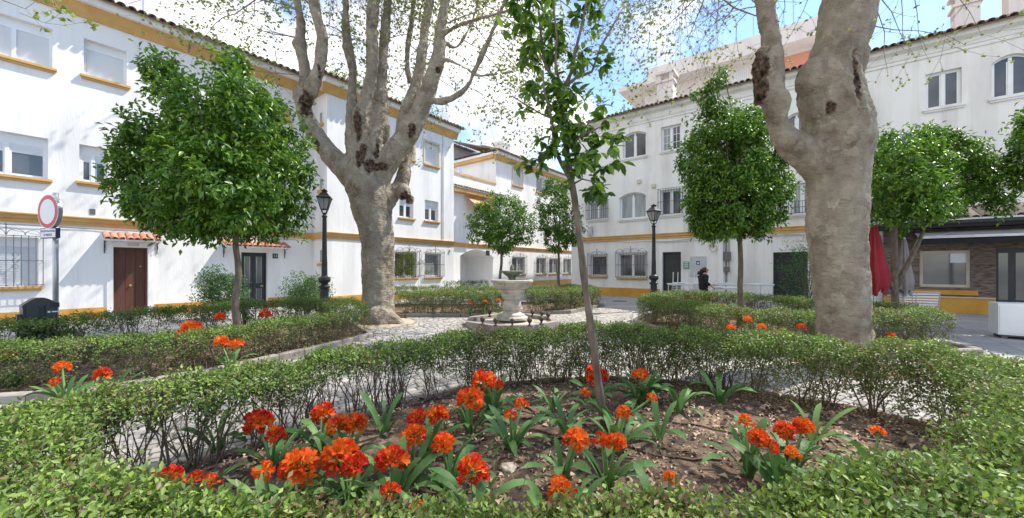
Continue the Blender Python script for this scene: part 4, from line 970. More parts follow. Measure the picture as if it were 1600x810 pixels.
b2 = [(PX(1335,215,Y2-.05), (.24,.34,.42)), (PX(1266,122,Y2-.05), (.17,.24,.28)), (PX(1335,90,Y2), (.12,.24,.40)), (PX(1192,105,Y2-.15), (.14,.2,.32)), (PX(1190,145,Y2-.15), (.12,.18,.2)), (PX(1215,165,Y2-.2), (.16,.2,.3)), (PX(1295,178,Y2-.1), (.30,.34,.22)), (PX(1275,235,Y2-.05), (.22,.25,.2)), (PX(1346,400,Y2), (.07,.12,.12)), (PX(1350,520,Y2), (.06,.2,.16))]
s2 = [(PX(1184,118,Y2-.25), (.15,.4,.66), .03), (PX(1195,175,Y2-.3), (.09,.3,.35), .02), (PX(1268,105,Y2-.5), (.13,.3,.16), .05), (PX(1322,160,Y2-.6), (.07,.4,.34), .035), (PX(1285,172,Y2-.5), (.22,.5,.08), .02), (PX(1322,205,Y2-.6), (.10,.4,.10), .02), (PX(1326,186,Y2-.6), (.10,.3,.10), .05), 
      (PX(1341,120,Y2-.4), (.06,.4,.45), .05), (PX(1335,28,Y2-.6), (.10,.3,.06), .02), (PX(1275,262,Y2-.5), (.12,.3,.07), .01)]
L2 = [[(p, r*1.07) for p, r in l] for l in L2]
T2 = thing('plane_tree', 'massive plane tree on the right with a pale smooth trunk forking into a black-scarred limb', 'tree', (5.2, Y2, 0), 0, 'old plane trees in the square')
put(solid_wood('trunk', L2, b2, s2, .021, .05), 'trunk', T2)
# fine twigs and young leaves: recursive sprays starting on the limbs
def twig_spray(mb, leaves, p, d, ln, r, depth, rnd, sag=.12, up=.0):
    n = max(2, int(ln/.28)); pts = [p.copy()]; rs = [r]; q = p.copy(); dd = d.copy()
    for i in range(n):
        dd = (dd+Vector((rnd.gauss(0,.22), rnd.gauss(0,.22), rnd.gauss(0,.2)-sag*.5+up))).normalized()
        q = q+dd*(ln/n); pts.append(q.copy()); rs.append(max(.0022, r*(1-.75*(i+1)/n)))
        if depth > 0 and (rnd.random() < .80):
            side = Vector((rnd.gauss(0,1), rnd.gauss(0,1), rnd.gauss(0,.8))); side = (side-dd*side.dot(dd)).normalized()
            twig_spray(mb, leaves, q, (dd*.55+side*.8).normalized(), ln*rnd.uniform(.38,.62), rs[-1]*.7, depth-1, rnd, sag, up)
        if depth <= 1 and rnd.random() < .75:
            for _ in range(rnd.randint(1, 3)): leaves.append((q+Vector((rnd.gauss(0,.03),)*3), Vector((rnd.gauss(0,1), rnd.gauss(0,1), rnd.gauss(-.5,.7))).normalized()))
    for _ in range(3): leaves.append((q, (dd+Vector((rnd.gauss(0,.6), rnd.gauss(0,.6), rnd.gauss(-.2,.6)))).normalized()))
    mb.tube(pts, rs, 4 if r > .012 else 3, caps=False)
def spray_parts(root, seeds, seed, leaf_len=(.045,.085), mleaf='leaf_p', sag=.12, twigs='twigs'):
    rnd = random.Random(seed); mb = MB(); lv = []
    for (p, d, ln, r, dep) in seeds: twig_spray(mb, lv, Vector(p), Vector(d).normalized(), ln, r, dep, rnd, sag)
    o = stuff(mb.build(twigs, M['twig_p'], root)); o.location = -Vector(root.location)
    # cut leaves that would sit inside the camera
    P = np.array([tuple(a) for a, b in lv]); D = np.array([tuple(b) for a, b in lv]); n = len(P)
    me = leaves_mesh('foliage', P, D, rand_unit(n), rng.uniform(*leaf_len, n), rng.uniform(leaf_len[0]*.8, leaf_len[1]*.85, n), M[mleaf], rng.random(n), fold=.12, wide=.45)
    f = stuff(link('foliage', me, root)); f.location = -Vector(root.location); return n
seeds = []
def sd(px, py, Y, dx, dy, dz, ln, r=.02, dep=3): seeds.append((PX(px, py, Y), (dx, dy, dz), ln, r, dep))
# left part of the sky
for q in [(470,60,10.2,-1,.1,.2,2.2,.02,3),(474,120,10.2,-1,-.2,-.1,2.0,.016,3),(470,20,10,-1,-.3,.2,2.6,.02,3),(466,160,10.2,-1,.3,.25,1.4,.012,2),(488,10,10,-.5,-.5,.4,2.2,.02,3),(470,-10,10,-1,-.5,0,3.0,.022,3),
          (540,60,11,-.3,.6,.3,1.8,.016,3),(545,100,11.3,-.3,1,.1,1.5,.014,3),(500,50,10.2,.4,.5,.4,1.6,.014,3),(520,-20,10.5,0,.4,-.3,1.6,.014,3),
          (600,60,11.6,.5,.8,.2,2,.016,3),(606,10,11.5,.6,.5,.2,1.8,.014,3),(640,70,11.6,.3,.8,.1,2,.016,3),(636,100,11.6,-.4,1,.0,1.8,.014,3),(615,130,11.8,.2,1,.1,1.4,.012,3),(662,60,11,.5,.9,.1,2.2,.018,3),
          (690,40,10.4,1,.2,.3,2.2,.02,3),(697,0,10.4,1,-.1,.1,2.6,.02,3),(740,112,9.8,1,.1,-.15,1.6,.012,3),(760,72,9.8,1,.1,.05,2.0,.014,3),(775,22,9,1,.3,-.15,2.0,.014,3),(800,10,9,1,.5,-.3,1.9,.014,3),(800,114,9.4,1,0,-.1,1.3,.01,2),
          (735,35,9.4,.8,.6,-.4,1.9,.013,3),(815,12,9.1,1,.2,-.5,1.9,.013,3),(860,-10,9.2,1,0,-.6,2.0,.014,3),(900,-40,9.5,.6,0,-1,2.2,.014,3),(950,-50,9.5,.4,0,-1,2.3,.014,3),(745,80,10,.9,.6,-.1,2.2,.014,3),(728,135,10,1,.5,-.4,1.6,.01,3),
          (660,160,10.8,.4,1,.2,1.4,.012,3),(780,30,9.9,1,.5,-.5,2.3,.014,3),(770,60,10,1,.9,-.6,2.2,.014,3),(700,10,10.6,.8,.8,.1,2.3,.016,3),(835,-20,9.5,.5,.4,-.8,2.0,.013,3)]: sd(*q)
for q in [(700,30,10.5,1,.7,-.1,2.4,.014,3),(720,60,10.2,1,.4,-.3,2.2,.013,3),(760,10,9.6,1,.2,-.5,2.3,.013,3),(790,60,9.6,.8,.6,-.4,2.0,.012,3),(830,100,9.6,.8,.3,-.5,1.8,.011,3),(800,40,9.0,1,-.3,-.4,2.1,.012,3),(850,60,9.3,1,.3,-.4,2.0,.012,3),(900,20,9.3,1,.2,-.5,2.0,.012,3),
          (740,140,9.8,1,.3,-.3,1.7,.010,3),(770,170,10,1,.5,-.3,1.4,.010,3),(680,120,10.6,1,.8,-.2,2.0,.012,3),(560,60,11,.2,1,.1,1.8,.013,3),(520,90,10.8,.2,1,.2,1.6,.012,3),(430,80,10,-.6,.8,-.1,1.8,.012,3),(420,20,10,-1,.4,-.2,2.0,.012,3),(880,110,9.4,.9,.2,-.3,1.5,.010,3),(960,-20,9.2,.6,.2,-.8,1.8,.011,3)]: sd(*q)
cr_ = random.Random(77)
for (px_, py_, Y_) in [(455,-60,10.1),(484,-70,9.8),(538,-60,11.6),(588,-70,10.9),(610,-60,11.7),(707,-60,10.4),(680,-60,11.3),(800,-30,9.9),(648,-30,12.4)]:
    c_ = PX(px_, py_, Y_)
    for k in range(5):
        a = cr_.uniform(0, 6.28); seeds.append((c_+Vector((0,0,cr_.uniform(0,.6))), (math.cos(a), math.sin(a), cr_.uniform(.25, 1.3)), cr_.uniform(2.2, 3.8), .035, 3))
n1 = spray_parts(T1, seeds, 11)
seeds = []
for q in [(1010,-60,6.0,-.1,.2,-1,1.3,.01,3),(1075,-50,6.0,.1,.1,-1,1.3,.01,3),(1130,-40,6.2,-.7,.2,-.6,1.3,.01,3),(1190,10,5.8,-1,0,-.3,1.2,.01,3),(1193,-20,5.8,-1,-.1,-.15,1.6,.012,3),(1060,-60,6.3,-.6,.1,-1,1.4,.01,3),
          (1205,40,5.8,.5,.3,-.5,.7,.008,2),(1225,-20,6,.1,.2,-1,1.0,.008,2),(1270,-20,6,-.2,.3,-1,1.0,.008,2),(1000,-80,5.6,-.6,.2,-.7,1.3,.01,3),
          (1370,-10,5.9,.9,.1,-.4,1.1,.01,3),(1372,20,5.8,.6,-.1,-.7,1.0,.009,2),(1360,40,5.8,.8,-.2,-.5,1.2,.010,2),(1420,-40,5.8,.2,0,-1,1.2,.009,2),(1480,-50,5.6,.3,.1,-1,1.1,.009,2),(1550,-50,5.6,-.2,.1,-1,.9,.008,2),(1390,-40,6.2,.5,.3,-1,1.3,.01,2)]: sd(*q)
for (px_, py_, Y_) in [(1340,-110,5.9),(1190,-80,5.7)]:
    c_ = PX(px_, py_, Y_)
    for k in range(9):
        a = cr_.uniform(0, 6.28); seeds.append((c_+Vector((0,0,cr_.uniform(.3,1.6))), (math.cos(a), math.sin(a), cr_.uniform(.5, 1.5)), cr_.uniform(2.2, 3.6), .035, 3))
n2 = spray_parts(T2, seeds, 5, (.025,.05), 'leaf_p', .25)
print('LEAVES', n1, n2)
# leafy branch tip hanging in at the top left, from a tree beyond the frame
T3 = thing('plane_tree', 'leafy branch tip of a plane tree reaching in at the top left corner', 'tree', (-8.5, 5.2, 0), 0, 'old plane trees in the square')
T3w = [[(Vector((-8.5,5.2,0)), .33), (Vector((-8.4,5.2,2.5)), .28), (Vector((-8.3,5.1,4.6)), .22), (Vector((-8.0,5.0,7)), .12)], [(Vector((-8.3,5.1,4.6)), .1), (Vector((-7.4,5.2,5.6)), .05), (Vector((-6.4,5.3,5.35)), .02)]]
put(solid_wood('trunk', T3w, [], [], .05), 'trunk', T3)
seeds = []
for q in [(-10,-5,5.2,1,0,-.1,.7,.008,2),(60,-20,5.2,.6,0,-.6,.5,.006,2),(30,20,5.2,.6,.1,-.1,.5,.005,2)]: sd(*q)
spray_parts(T3, seeds, 3, (.05,.09), 'leaf_p', .1)
# trees beyond the left houses
def back_tree(x, y, h, w_, label, seed):
    t = thing('background_tree', label, 'tree', (x, y, 0), 0, 'trees beyond the left houses'); rnd = random.Random(seed)
    MB().tube([(0,0,0),(.1,0,h*.4),(.0,.1,h*.75)], [.3,.22,.1], 8).build('trunk', M['bark_c'], t)
    mb = MB(); lv = []
    for i in range(26):
        z = h*rnd.uniform(.45,.85); a = rnd.uniform(0, 6.28); twig_spray(mb, lv, Vector((0,0,z)), Vector((math.cos(a), math.sin(a), rnd.uniform(.1,.9))).normalized(), w_*rnd.uniform(.6,1), .06, 3, rnd, .02)
    stuff(mb.build('branches', M['twig_p'], t)); P = np.array([tuple(a) for a, b in lv]); D = np.array([tuple(b) for a, b in lv]); n = len(P)
    stuff(link('foliage', leaves_mesh('foliage', P, D, rand_unit(n), rng.uniform(.12,.22,n), rng.uniform(.1,.18,n), M['leaf_p'], rng.random(n)*.8), t))
back_tree(-15.5, 34, 20, 4.6, 'sparse pale green tree crown behind the left house roof', 4)
back_tree(-10.2, 36, 18.5, 4.2, 'smaller green tree crown seen between the limbs above the ochre-corniced roof', 8)
# ------------------------------------------------------------------ orange trees
def crown_points(lumps, n, shell=.72):
    C = np.array([l[0] for l in lumps]); Rr = np.array([l[1] for l in lumps]); pr = Rr**2; pr = pr/pr.sum(); P = []; D = []
    while len(P) < n:
        i = rng.choice(len(C), p=pr); u = rand_unit(1)[0]; rad = Rr[i]*(rng.uniform(shell, 1.04)) if rng.random() < .88 else Rr[i]*rng.uniform(.2, shell)
        p = C[i]+u*rad; d = np.linalg.norm(C-p, axis=1)/Rr
        d[i] = 9
        if (d < .78).any() and rng.random() < .93: continue
        if rad > .6*Rr[i] and mnoise.noise(Vector(p)*2.1+Vector((len(C), 0, 0))) < -.20: continue
        P.append(p); D.append(u)
    return np.array(P), np.array(D)
def citrus_tree(px, Yt, lumps, label, base_r=.075, fork=None, n=9000, leaf=.095, seed=1, x=None, lean=0.):
    X = (px-800)/F*Yt if x is None else x
    t = thing('orange_tree', label, 'tree', (X, Yt, 0), 0, 'clipped orange trees in the beds'); rnd = random.Random(seed)
    LP = []
    for q in lumps:
        dY = q[3] if len(q) > 3 else 0.; Y = Yt+dY; r = q[2]/F*Yt*.98/math.sqrt(1+((q[0]-800)/F)**2); LP.append((np.array(PX(q[0], q[1], Y))-np.array((X, Yt, 0)), r))
    # back half of the crown, so it is round from every side
    zc = np.mean([l[0][2] for l in LP]); rx = max(abs(l[0][0])+l[1] for l in LP)
    extra = []
    for c, r in LP:
        for s_ in (-1, 1):
            k = max(0, math.sqrt(max(0, 1-min(1, abs(c[0])/rx)**2))*rx-r); 
            if k > .15 and r > 20/F*Yt:
                dy_ = s_*k*(.42 if s_ < 0 else .7); f_ = (Yt+dy_)/Yt if s_ < 0 else 1.
                extra.append((np.array(((X+c[0]*.62)*f_-X, c[1]+dy_, EYE+(c[2]-EYE)*f_-(.12 if s_ < 0 else 0))), r*(.70 if s_ < 0 else .92)))
    LP2 = LP+extra
    zb = min(l[0][2]-l[1]*.6 for l in LP2); zt = max(l[0][2] for l in LP2)
    mb = MB(); ks = 10
    tr = [(Vector((lean*i/ks+.02*math.sin(i*1.3), .02*math.cos(i), (zb+.3)*i/ks)), base_r*(1.25-.45*i/ks if i else 1.5)) for i in range(ks+1)]
    mb.tube([p for p, r in tr], [r*.72 for p, r in tr], 10); top = tr[-1][0]
    mb.build('trunk', M['bark_c'], t, smooth=True)
    bb = MB()
    for c, r in LP2:
        c = Vector(c); mid = top.lerp(c, .5)+Vector((rnd.gauss(0,.08), rnd.gauss(0,.08), .1))
        bb.tube([top, mid, c], [base_r*.5, base_r*.3, base_r*.12], 6)
    bb.build('branches', M['bark_c'], t, smooth=True)
    # leaves in whorls at shoot tips
    nt_ = n//9; C, U = crown_points(LP2, nt_)
    sh = rng.random(nt_) < .11; C = C+U*np.where(sh, rng.uniform(.08, .26, nt_), 0)[:, None]+np.stack([np.zeros(nt_), np.zeros(nt_), np.where(sh & (U[:, 2] > .2), .12, 0)], 1)
    P = np.repeat(C, 9, 0)+rng.normal(0, .055, (nt_*9, 3)); U9 = np.repeat(U, 9, 0)
    D = unit(U9*.55+rng.normal(0, .6, (len(P), 3))+np.array([0, 0, -.28])); Nn = unit(U9*.6+np.array([0, 0, .9])+rng.normal(0, .35, (len(P), 3)))
    tn = np.clip(np.repeat(rng.random(nt_)*.55, 9)+rng.random(len(P))*.5-.03, 0, 1)
    f = stuff(link('foliage', leaves_mesh('foliage', P, D, Nn, rng.uniform(leaf*.75, leaf*1.2, len(P)), leaf*.45, M['leaf_c'], tn, fold=.2, droop=.2), t))
    return t
citrus_tree(370, 7.3, [(262,145,48),(237,195,50,.0),(215,245,46),(200,290,36),(375,145,48),(390,190,54),(418,245,38),(418,300,34),(320,205,58),(300,260,65,-.5),(365,265,65,-.5),(250,305,55,-.3),(330,330,50),(400,325,42,-.2),(270,345,32),(225,325,32),(245,108,26),(362,100,24)],
    'broad dark green orange tree in the left bed, hiding the left house', .078, n=36000, leaf=.122, seed=2)
citrus_tree(780, 18., [(785,340,34),(757,345,28),(812,350,26),(785,362,32),(770,325,22),(800,325,20),(750,365,18),(822,368,14)], 'small round orange tree in front of the arched passage', .09, n=9500, leaf=.13, seed=3, lean=.15)
citrus_tree(873, 19., [(870,345,28),(862,318,24),(885,355,26),(868,295,17),(890,330,20),(872,372,22),(893,375,14)], 'narrow orange tree right of the small round one, before the ochre-silled windows', .09, n=8000, leaf=.13, seed=4)
citrus_tree(1157, 10., [(1120,210,42),(1170,200,38),(1100,255,44),(1150,250,50,-.3),(1205,245,34),(1135,300,52,-.3),(1190,300,46),(1090,300,34),(1150,338,38),(1200,345,28),(1105,345,28),(1220,290,22),(1118,135,15),(1132,118,10),(1108,155,13),(1085,148,10),(1118,170,16)],
    'tall rounded orange tree with a top sprig in front of the barred dark door', .085, n=27000, leaf=.120, seed=5)
# two-stemmed tree by the bar
citrus_tree(1398, 10., [(1400,235,38),(1440,225,36),(1375,275,40),(1430,275,48,-.4),(1480,255,40),(1520,280,38),(1400,320,38),(1460,315,42,-.3),(1505,310,38),(1550,300,32),(1545,262,32),(1520,240,30),(1565,320,22),(1470,225,34),(1500,245,38),(1400,350,20),(1380,230,24)],
    'wide orange tree behind the right plane trunk, above the slatted chairs', .10, n=24000, leaf=.120, seed=6)
citrus_tree(1700, 8.6, [(1628,205,34),(1668,232,46),(1622,240,20),(1700,190,56),(1730,200,60),(1670,260,40),(1612,185,20),(1600,215,14)], 'orange tree cut off by the right edge of the photo', .08, n=13000, leaf=.12, seed=7)
# ------------------------------------------------------------------ slim foreground tree
RS = .62
YF = 3.5; bx0 = PX(946, 672, YF)
FT = thing('young_orange_tree', 'slim leaning young orange tree rising from the clivias, with large open leaves', 'tree', (bx0.x, YF, 0))
fl = [
 limb([(950,700,13),(945,670,11.5),(938,620,11),(931,570,10.5),(925,520,10),(916,460,9.5),(909,400,9),(902,340,9),(896,300,9),(891,275,9.5),(886,240,8),(882,200,7.5),(877,160,7),(874,130,7)], YF),
 limb([(874,130,6),(862,118,5),(850,95,4),(846,60,3.5),(843,30,3),(838,-20,2.5)], YF, .15),
 limb([(880,140,6),(892,115,5),(899,80,4.2),(908,45,3.6),(915,10,3),(920,-25,2.5)], YF, -.1),
 limb([(878,140,5),(900,122,4),(925,112,3.5),(938,75,3),(955,45,2.5),(975,10,2)], YF, .2),
 limb([(893,280,6),(878,258,5),(866,230,4.5),(864,200,4),(858,170,3.5),(850,140,3),(848,110,2.5)], YF, -.2),
 limb([(874,130,4),(868,100,3.5),(870,60,3),(866,20,2.5),(866,-30,2)], YF, -.2),
 limb([(886,235,4),(905,215,3),(925,205,2.5),(945,195,2)], YF, -.3), limb([(882,200,4),(862,185,3),(845,178,2),(815,160,1.6),(800,150,1.5)], YF, .2), limb([(892,290,3),(910,280,2),(930,285,1.6),(950,295,1.3)], YF, -.15),
 limb([(865,225,3),(850,240,2),(838,262,1.5)], YF, -.1), limb([(850,95,3),(835,70,2),(822,40,1.6),(815,0,1.5)], YF, .0),
]
put(solid_wood('trunk', fl[:5], [], [], .012, .012, M['bark_c']), 'trunk', FT)
mb = MB()
for l in fl[1:]:
    mb.tube([p for p, r in l], [r*.95 for p, r in l], 6)
o = mb.build('branches', M['bark_c'], FT, smooth=True); o.location = -Vector(FT.location)
rnd = random.Random(12); clusters = []
def cl(px, py, r, k, dY=0): clusters.append((px, py, r, k, dY))
for q in [(845,30,30,16),(835,60,26,12),(822,85,22,10,.1),(860,50,24,10),(850,85,28,14),(870,20,24,10,-.1),(905,30,26,9),(925,15,20,6),(900,70,22,8),(935,90,16,6),(850,130,24,12,-.1),(838,150,20,8),(862,165,20,9),(890,150,22,9),(905,180,24,11,-.1),(930,190,26,12,-.1),(945,205,20,9,-.1),
          (890,205,22,10,-.1),(868,220,22,11),(845,225,20,9,.1),(850,250,16,7),(915,235,24,12,-.15),(940,245,22,10,-.15),(900,260,20,9,-.1),(930,285,18,7,-.15),(945,300,13,5,-.15),(838,258,14,6),(915,215,26,12,.1),(880,180,18,8),(800,30,18,7),(815,0,22,10),(855,5,28,12),(895,100,14,5),(960,215,10,4,-.1),(905,250,16,8,.15),(925,265,16,8,.1)]: cl(*q)
lm = []
for k in range(5):
    c_ = rng.uniform(.1, .3)
    me = leaves_mesh('leaf', np.array([[0,0,0.]]), np.array([[1.,0,0]]), np.array([[0,0,1.]]), .11, .052, M['leaf_o'], np.array([.5]), fold=.16, droop=c_, rich=True)
    me.polygons.foreach_set('use_smooth', [True]*len(me.polygons)); lm.append(me)
allv = []
for (px, py, r, k, dY) in clusters:
    c = PX(px, py, YF+dY); rr = r/F*YF; tips = [c+Vector((rnd.gauss(0,.6), rnd.gauss(0,.8), rnd.gauss(0,.6)))*rr for _ in range(max(3, k//2))]
    for _ in range(int(k*4.2)):
        t_ = rnd.choice(tips); d = Vector((rnd.gauss(0,.7), rnd.gauss(0,.7), rnd.gauss(-.35,.55))).normalized(); allv.append((t_+d*.01, d))
rnd.shuffle(allv)
def leaf_rot(d, roll=None):
    q = d.to_track_quat('X', 'Z'); from_roll = Matrix.Rotation(rnd.gauss(0, .5) if roll is None else roll, 4, 'X'); return q.to_matrix().to_4x4() @ from_roll
inview = [a for a in allv if a[0].z < EYE+F/F*.704*YF+.02]; rest = [a for a in allv if a not in inview]
ones, more = inview[:298], inview[298:]+rest
for p, d in ones:
    o = link('leaf', rnd.choice(lm), FT); s_ = rnd.uniform(.7, 1.2)
    o.matrix_local = Matrix.Translation(p-Vector(FT.location)) @ leaf_rot(d) @ Matrix.Scale(s_, 4)
n = len(more)
if n:
    P = np.array([tuple(a) for a, b in more]); D = np.array([tuple(b) for a, b in more])
    f = stuff(link('upper_foliage', leaves_mesh('upper_foliage', P, D, unit(np.array([0,0,1.])+rng.normal(0,.4,(n,3))), rng.uniform(.075,.13,n), .055, M['leaf_o2'], rng.random(n), rich=True, fold=.16), FT)); f.location = -Vector(FT.location)
# ------------------------------------------------------------------ hedges
def hedge(label, line, wdt=.5, h=.75, dens=4500, leaf=.028, low=.35, seed=1, bare=.35, stems=7, tone_top=.75, closed=False, hfun=None, group='low clipped box hedges round the beds'):
    """a clipped hedge: leafy top, thinner woody lower part with real stems"""
    pts = [Vector((p[0], p[1], 0)) for p in line]
    if closed: pts.append(pts[0])
    seg = [(pts[i+1]-pts[i]).length for i in range(len(pts)-1)]; Lt = sum(seg); cum = np.concatenate([[0], np.cumsum(seg)])
    PT = np.array([tuple(p) for p in pts])
    def at(u):
        u = np.asarray(u); i = np.clip(np.searchsorted(cum, u)-1, 0, len(seg)-1); t = (u-cum[i])/np.array(seg)[i]
        a, b = PT[i], PT[i+1]; d = (b-a)/np.array(seg)[i][:, None]
        return a+(b-a)*t[:, None], np.stack([-d[:, 1], d[:, 0], d[:, 2]], 1)
    base = Vector((line[0][0], line[0][1], 0)); t = thing('hedge', label, 'hedge', base, 0, group)
    nl = int(dens*Lt); per = 10; nc = nl//per; rr = np.random.default_rng(seed)
    u = rr.random(nc)*Lt; kind = rr.random(nc)
    A, Sd = at(u)
    nz = np.array([mnoise.noise(Vector((a[0]*1.7, a[1]*1.7, seed)))*.11+mnoise.noise(Vector((a[0]*6, a[1]*6, seed)))*.07 for a in A])
    H = h*(1+nz) if hfun is None else hfun(A)*(1+nz)
    cross = rr.uniform(-.5, .5, nc)*wdt; zf = np.empty(nc)
    top = kind < .46; side = (kind >= .46) & (kind < .86); inn = kind >= .86
    zf[top] = 1-np.abs(rr.normal(0, .05, top.sum())); cross[side] = np.sign(cross[side])*wdt*(.5-np.abs(rr.normal(0, .06, side.sum())))
    zf[side] = 1-rr.beta(1.0, 1.0+bare*3, side.sum())*.93; zf[inn] = 1-rr.beta(1.1, 1.3+bare*2, inn.sum())*.9
    rnd_edge = 1-.16*(np.abs(cross)/(wdt*.5))**4; zf = zf*rnd_edge
    # gaps: drop clusters low down where the noise says the bush is bare
    gap = np.array([mnoise.noise(Vector((a[0]*2.6, a[1]*2.6, z*2+seed*3))) for a, z in zip(A, zf)])
    keep = (zf > .72) | (gap > (-.45+bare*(1.15-zf)*1.0)); A, Sd, cross, zf, H, top = A[keep], Sd[keep], cross[keep], zf[keep], H[keep], top[keep]
    Cc = A+Sd*cross[:, None]+np.stack([rr.normal(0, .012, len(A)), rr.normal(0, .012, len(A)), H*zf], 1)
    P = np.repeat(Cc, per, 0)+rr.normal(0, leaf*.85, (len(Cc)*per, 3)); out = np.repeat(Sd*np.sign(cross)[:, None], per, 0)
    zz = np.repeat(zf, per); isT = np.repeat(top, per)
    D = unit(out*.35+np.array([0,0,1.])*np.where(isT, .55, .0)[:, None]+rr.normal(0, .7, P.shape)); Nn = unit(np.array([0,0,1.])+out*.5+rr.normal(0, .5, P.shape))
    patch = np.repeat(np.array([mnoise.noise(Vector((c[0]*1.9, c[1]*1.9, c[2]*2+seed))) for c in Cc]), per)
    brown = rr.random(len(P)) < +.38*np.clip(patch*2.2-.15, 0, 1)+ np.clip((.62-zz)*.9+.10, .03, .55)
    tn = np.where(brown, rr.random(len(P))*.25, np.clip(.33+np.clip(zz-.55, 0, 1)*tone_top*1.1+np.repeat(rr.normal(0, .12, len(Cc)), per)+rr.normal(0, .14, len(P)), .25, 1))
    P[:, 2] = np.maximum(P[:, 2], .03)
    P = P-np.array(tuple(base))
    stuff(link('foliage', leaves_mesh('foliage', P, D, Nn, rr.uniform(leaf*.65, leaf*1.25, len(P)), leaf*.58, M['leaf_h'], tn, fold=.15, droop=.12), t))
    mb = MB(); rd = random.Random(seed)
    for k in range(int(Lt*stems)):
        uu = rd.random()*Lt; a, sd_ = at(np.array([uu])); c = Vector(a[0])+Vector(sd_[0])*rd.gauss(0, wdt*.12)-base; hh = h*rd.uniform(.75, .97)
        if hfun is not None: hh = float(hfun(a)[0])*rd.uniform(.75,.95)
        for j in range(rd.randint(2, 4)):
            e = c+Vector((rd.gauss(0, .13), rd.gauss(0, .13), hh)); m1 = c.lerp(e, .35)+Vector((rd.gauss(0,.03), rd.gauss(0,.03), 0)); m2 = c.lerp(e, .7)+Vector((rd.gauss(0,.03), rd.gauss(0,.03), 0))
            r0 = rd.uniform(.004, .009); mb.tube([c, m1, m2, e], [r0, r0*.8, r0*.55, r0*.25], 4, caps=False)
            for q_ in (m1, m2, m2):
                f_ = q_+Vector((rd.gauss(0,.11), rd.gauss(0,.11), rd.uniform(.03,.2))); mb.tube([q_, (q_+f_)/2+Vector((0,0,.02)), f_], [r0*.5, r0*.35, r0*.2], 3, caps=False)
    for k in range(int(Lt*stems*1.2)):
        uu = rd.random()*Lt; a, sd_ = at(np.array([uu])); hh = h if hfun is None else float(hfun(a)[0]); c = Vector(a[0])+Vector(sd_[0])*rd.uniform(-.48, .48)*wdt-base+Vector((0, 0, hh*.8))
        e = c+Vector((rd.gauss(0,.05), rd.gauss(0,.05), hh*rd.uniform(.2,.36))); mb.tube([c, (c+e)/2+Vector((rd.gauss(0,.01), 0, 0)), e], [.0028, .002, .0012], 3, caps=False)
    stuff(mb.build('stems', M['twig'], t)); return t
hedge('thin airy hedge left of the near bed, cobbles showing through its bare stems', [(-2.78,2.35),(-2.42,2.75),(-2.1,3.15),(-1.7,3.62),(-1.15,4.15),(-.55,4.62)], .42, .74, 8800, .031, seed=1, bare=.85, stems=16)
hedge('woody hedge along the back of the near bed, behind the clivias and the slim tree', [(-.6,4.6),(.1,4.92),(.7,5.0),(1.35,5.03),(2.2,4.80)], .44, .76, 12500, .030, seed=2, bare=.22, stems=20, tone_top=.6)
hedge('denser right-hand hedge of the near bed, below the right plane trunk', [(2.15,4.8),(3.0,4.33),(3.6,3.9),(4.0,3.45)], .58, .77, 12500, .030, seed=3, bare=.15, stems=10)
hedge('broad hedge at the lower right corner of the photo', [(4.05,3.45),(3.75,2.75),(3.2,2.1),(2.45,1.72)], .75, .76, 12000, .029, seed=4, bare=.3, stems=10)
hedge('bright leafy hedge running along the bottom edge of the photo', [(2.5,1.72),(1.7,1.42),(.8,1.22),(0,1.14),(-.8,1.16),(-1.5,1.28)], .50, .74, 13500, .030, seed=5, bare=.25, stems=10)
hedge('loose leafy hedge corner at the lower left edge of the photo', [(-1.5,1.3),(-2.15,1.6),(-2.6,1.95),(-2.82,2.32)], .50, .74, 9500, .030, seed=6, bare=.95, stems=10)
hedge('hedge between the cobbled path and the left bed, with clivias before it', [(-8.9,4.45),(-6.7,4.62),(-5.4,4.95),(-4.62,5.72),(-4.08,6.85),(-3.5,8.25)], .62, .62, 7000, .032, seed=7, bare=.2, stems=9)
hedge('far hedge of the left bed, along the street by the brown door', [(-8.8,5.1),(-7.6,6.3),(-7.25,7.9),(-6.4,9.3),(-5.6,10.2),(-4.4,9.95)], .55, .72, 4600, .034, seed=8, bare=.55, stems=9)
hedge('short dense hedge beside the foot of the left plane trunk', [(-3.5,8.3),(-4.1,9.2),(-4.4,9.9)], .8, .75, 5000, .032, seed=9, bare=.2, stems=8)
hedge('long leafy hedge of the right bed facing the fountain, orange flowers in it', [(3.8,10.7),(3.95,9.2),(4.3,7.2),(5.0,6.95)], .62, .76, 7500, .032, seed=10, bare=.15, stems=8)
hedge('hedge behind the right plane trunk, beside the paved bar terrace', [(5.0,6.95),(6.5,6.98),(8.05,7.25)], .62, .76, 7500, .032, seed=11, bare=.2, stems=8)
hedge('far hedge of the right bed, in front of the woman and the white tables', [(3.85,10.8),(4.8,12.1),(5.7,12.8),(6.9,11.7),(7.6,9.6),(8.1,7.3)], .5, .76, 4600, .036, seed=12, bare=.5, stems=9)
hedge('square hedge block left of the fountain, below the flower-filled grille', [(-3.6,12.35),(-1.6,12.22),(-.62,12.35),(-.55,13.8)], .7, .78, 6500, .038, seed=13, bare=.02, stems=7)
hedge('yellowish hedge row behind the block left of the fountain', [(-5.0,14.9),(-2.5,15.0),(-.6,14.7)], .6, .80, 3000, .042, seed=14, bare=.1, stems=5)
hedge('square hedge block right of the fountain', [(.6,12.75),(1.8,13.25),(3.2,15.2),(2.5,16.6),(.6,15.8)], .75, .78, 5500, .040, seed=15, bare=.05, stems=7)
hedge('low dark hedge in front of the arched passage', [(-3.5,19.5),(-1.2,19.8)], .5, .85, 1300, .05, seed=16, bare=.1, stems=5, tone_top=.1)
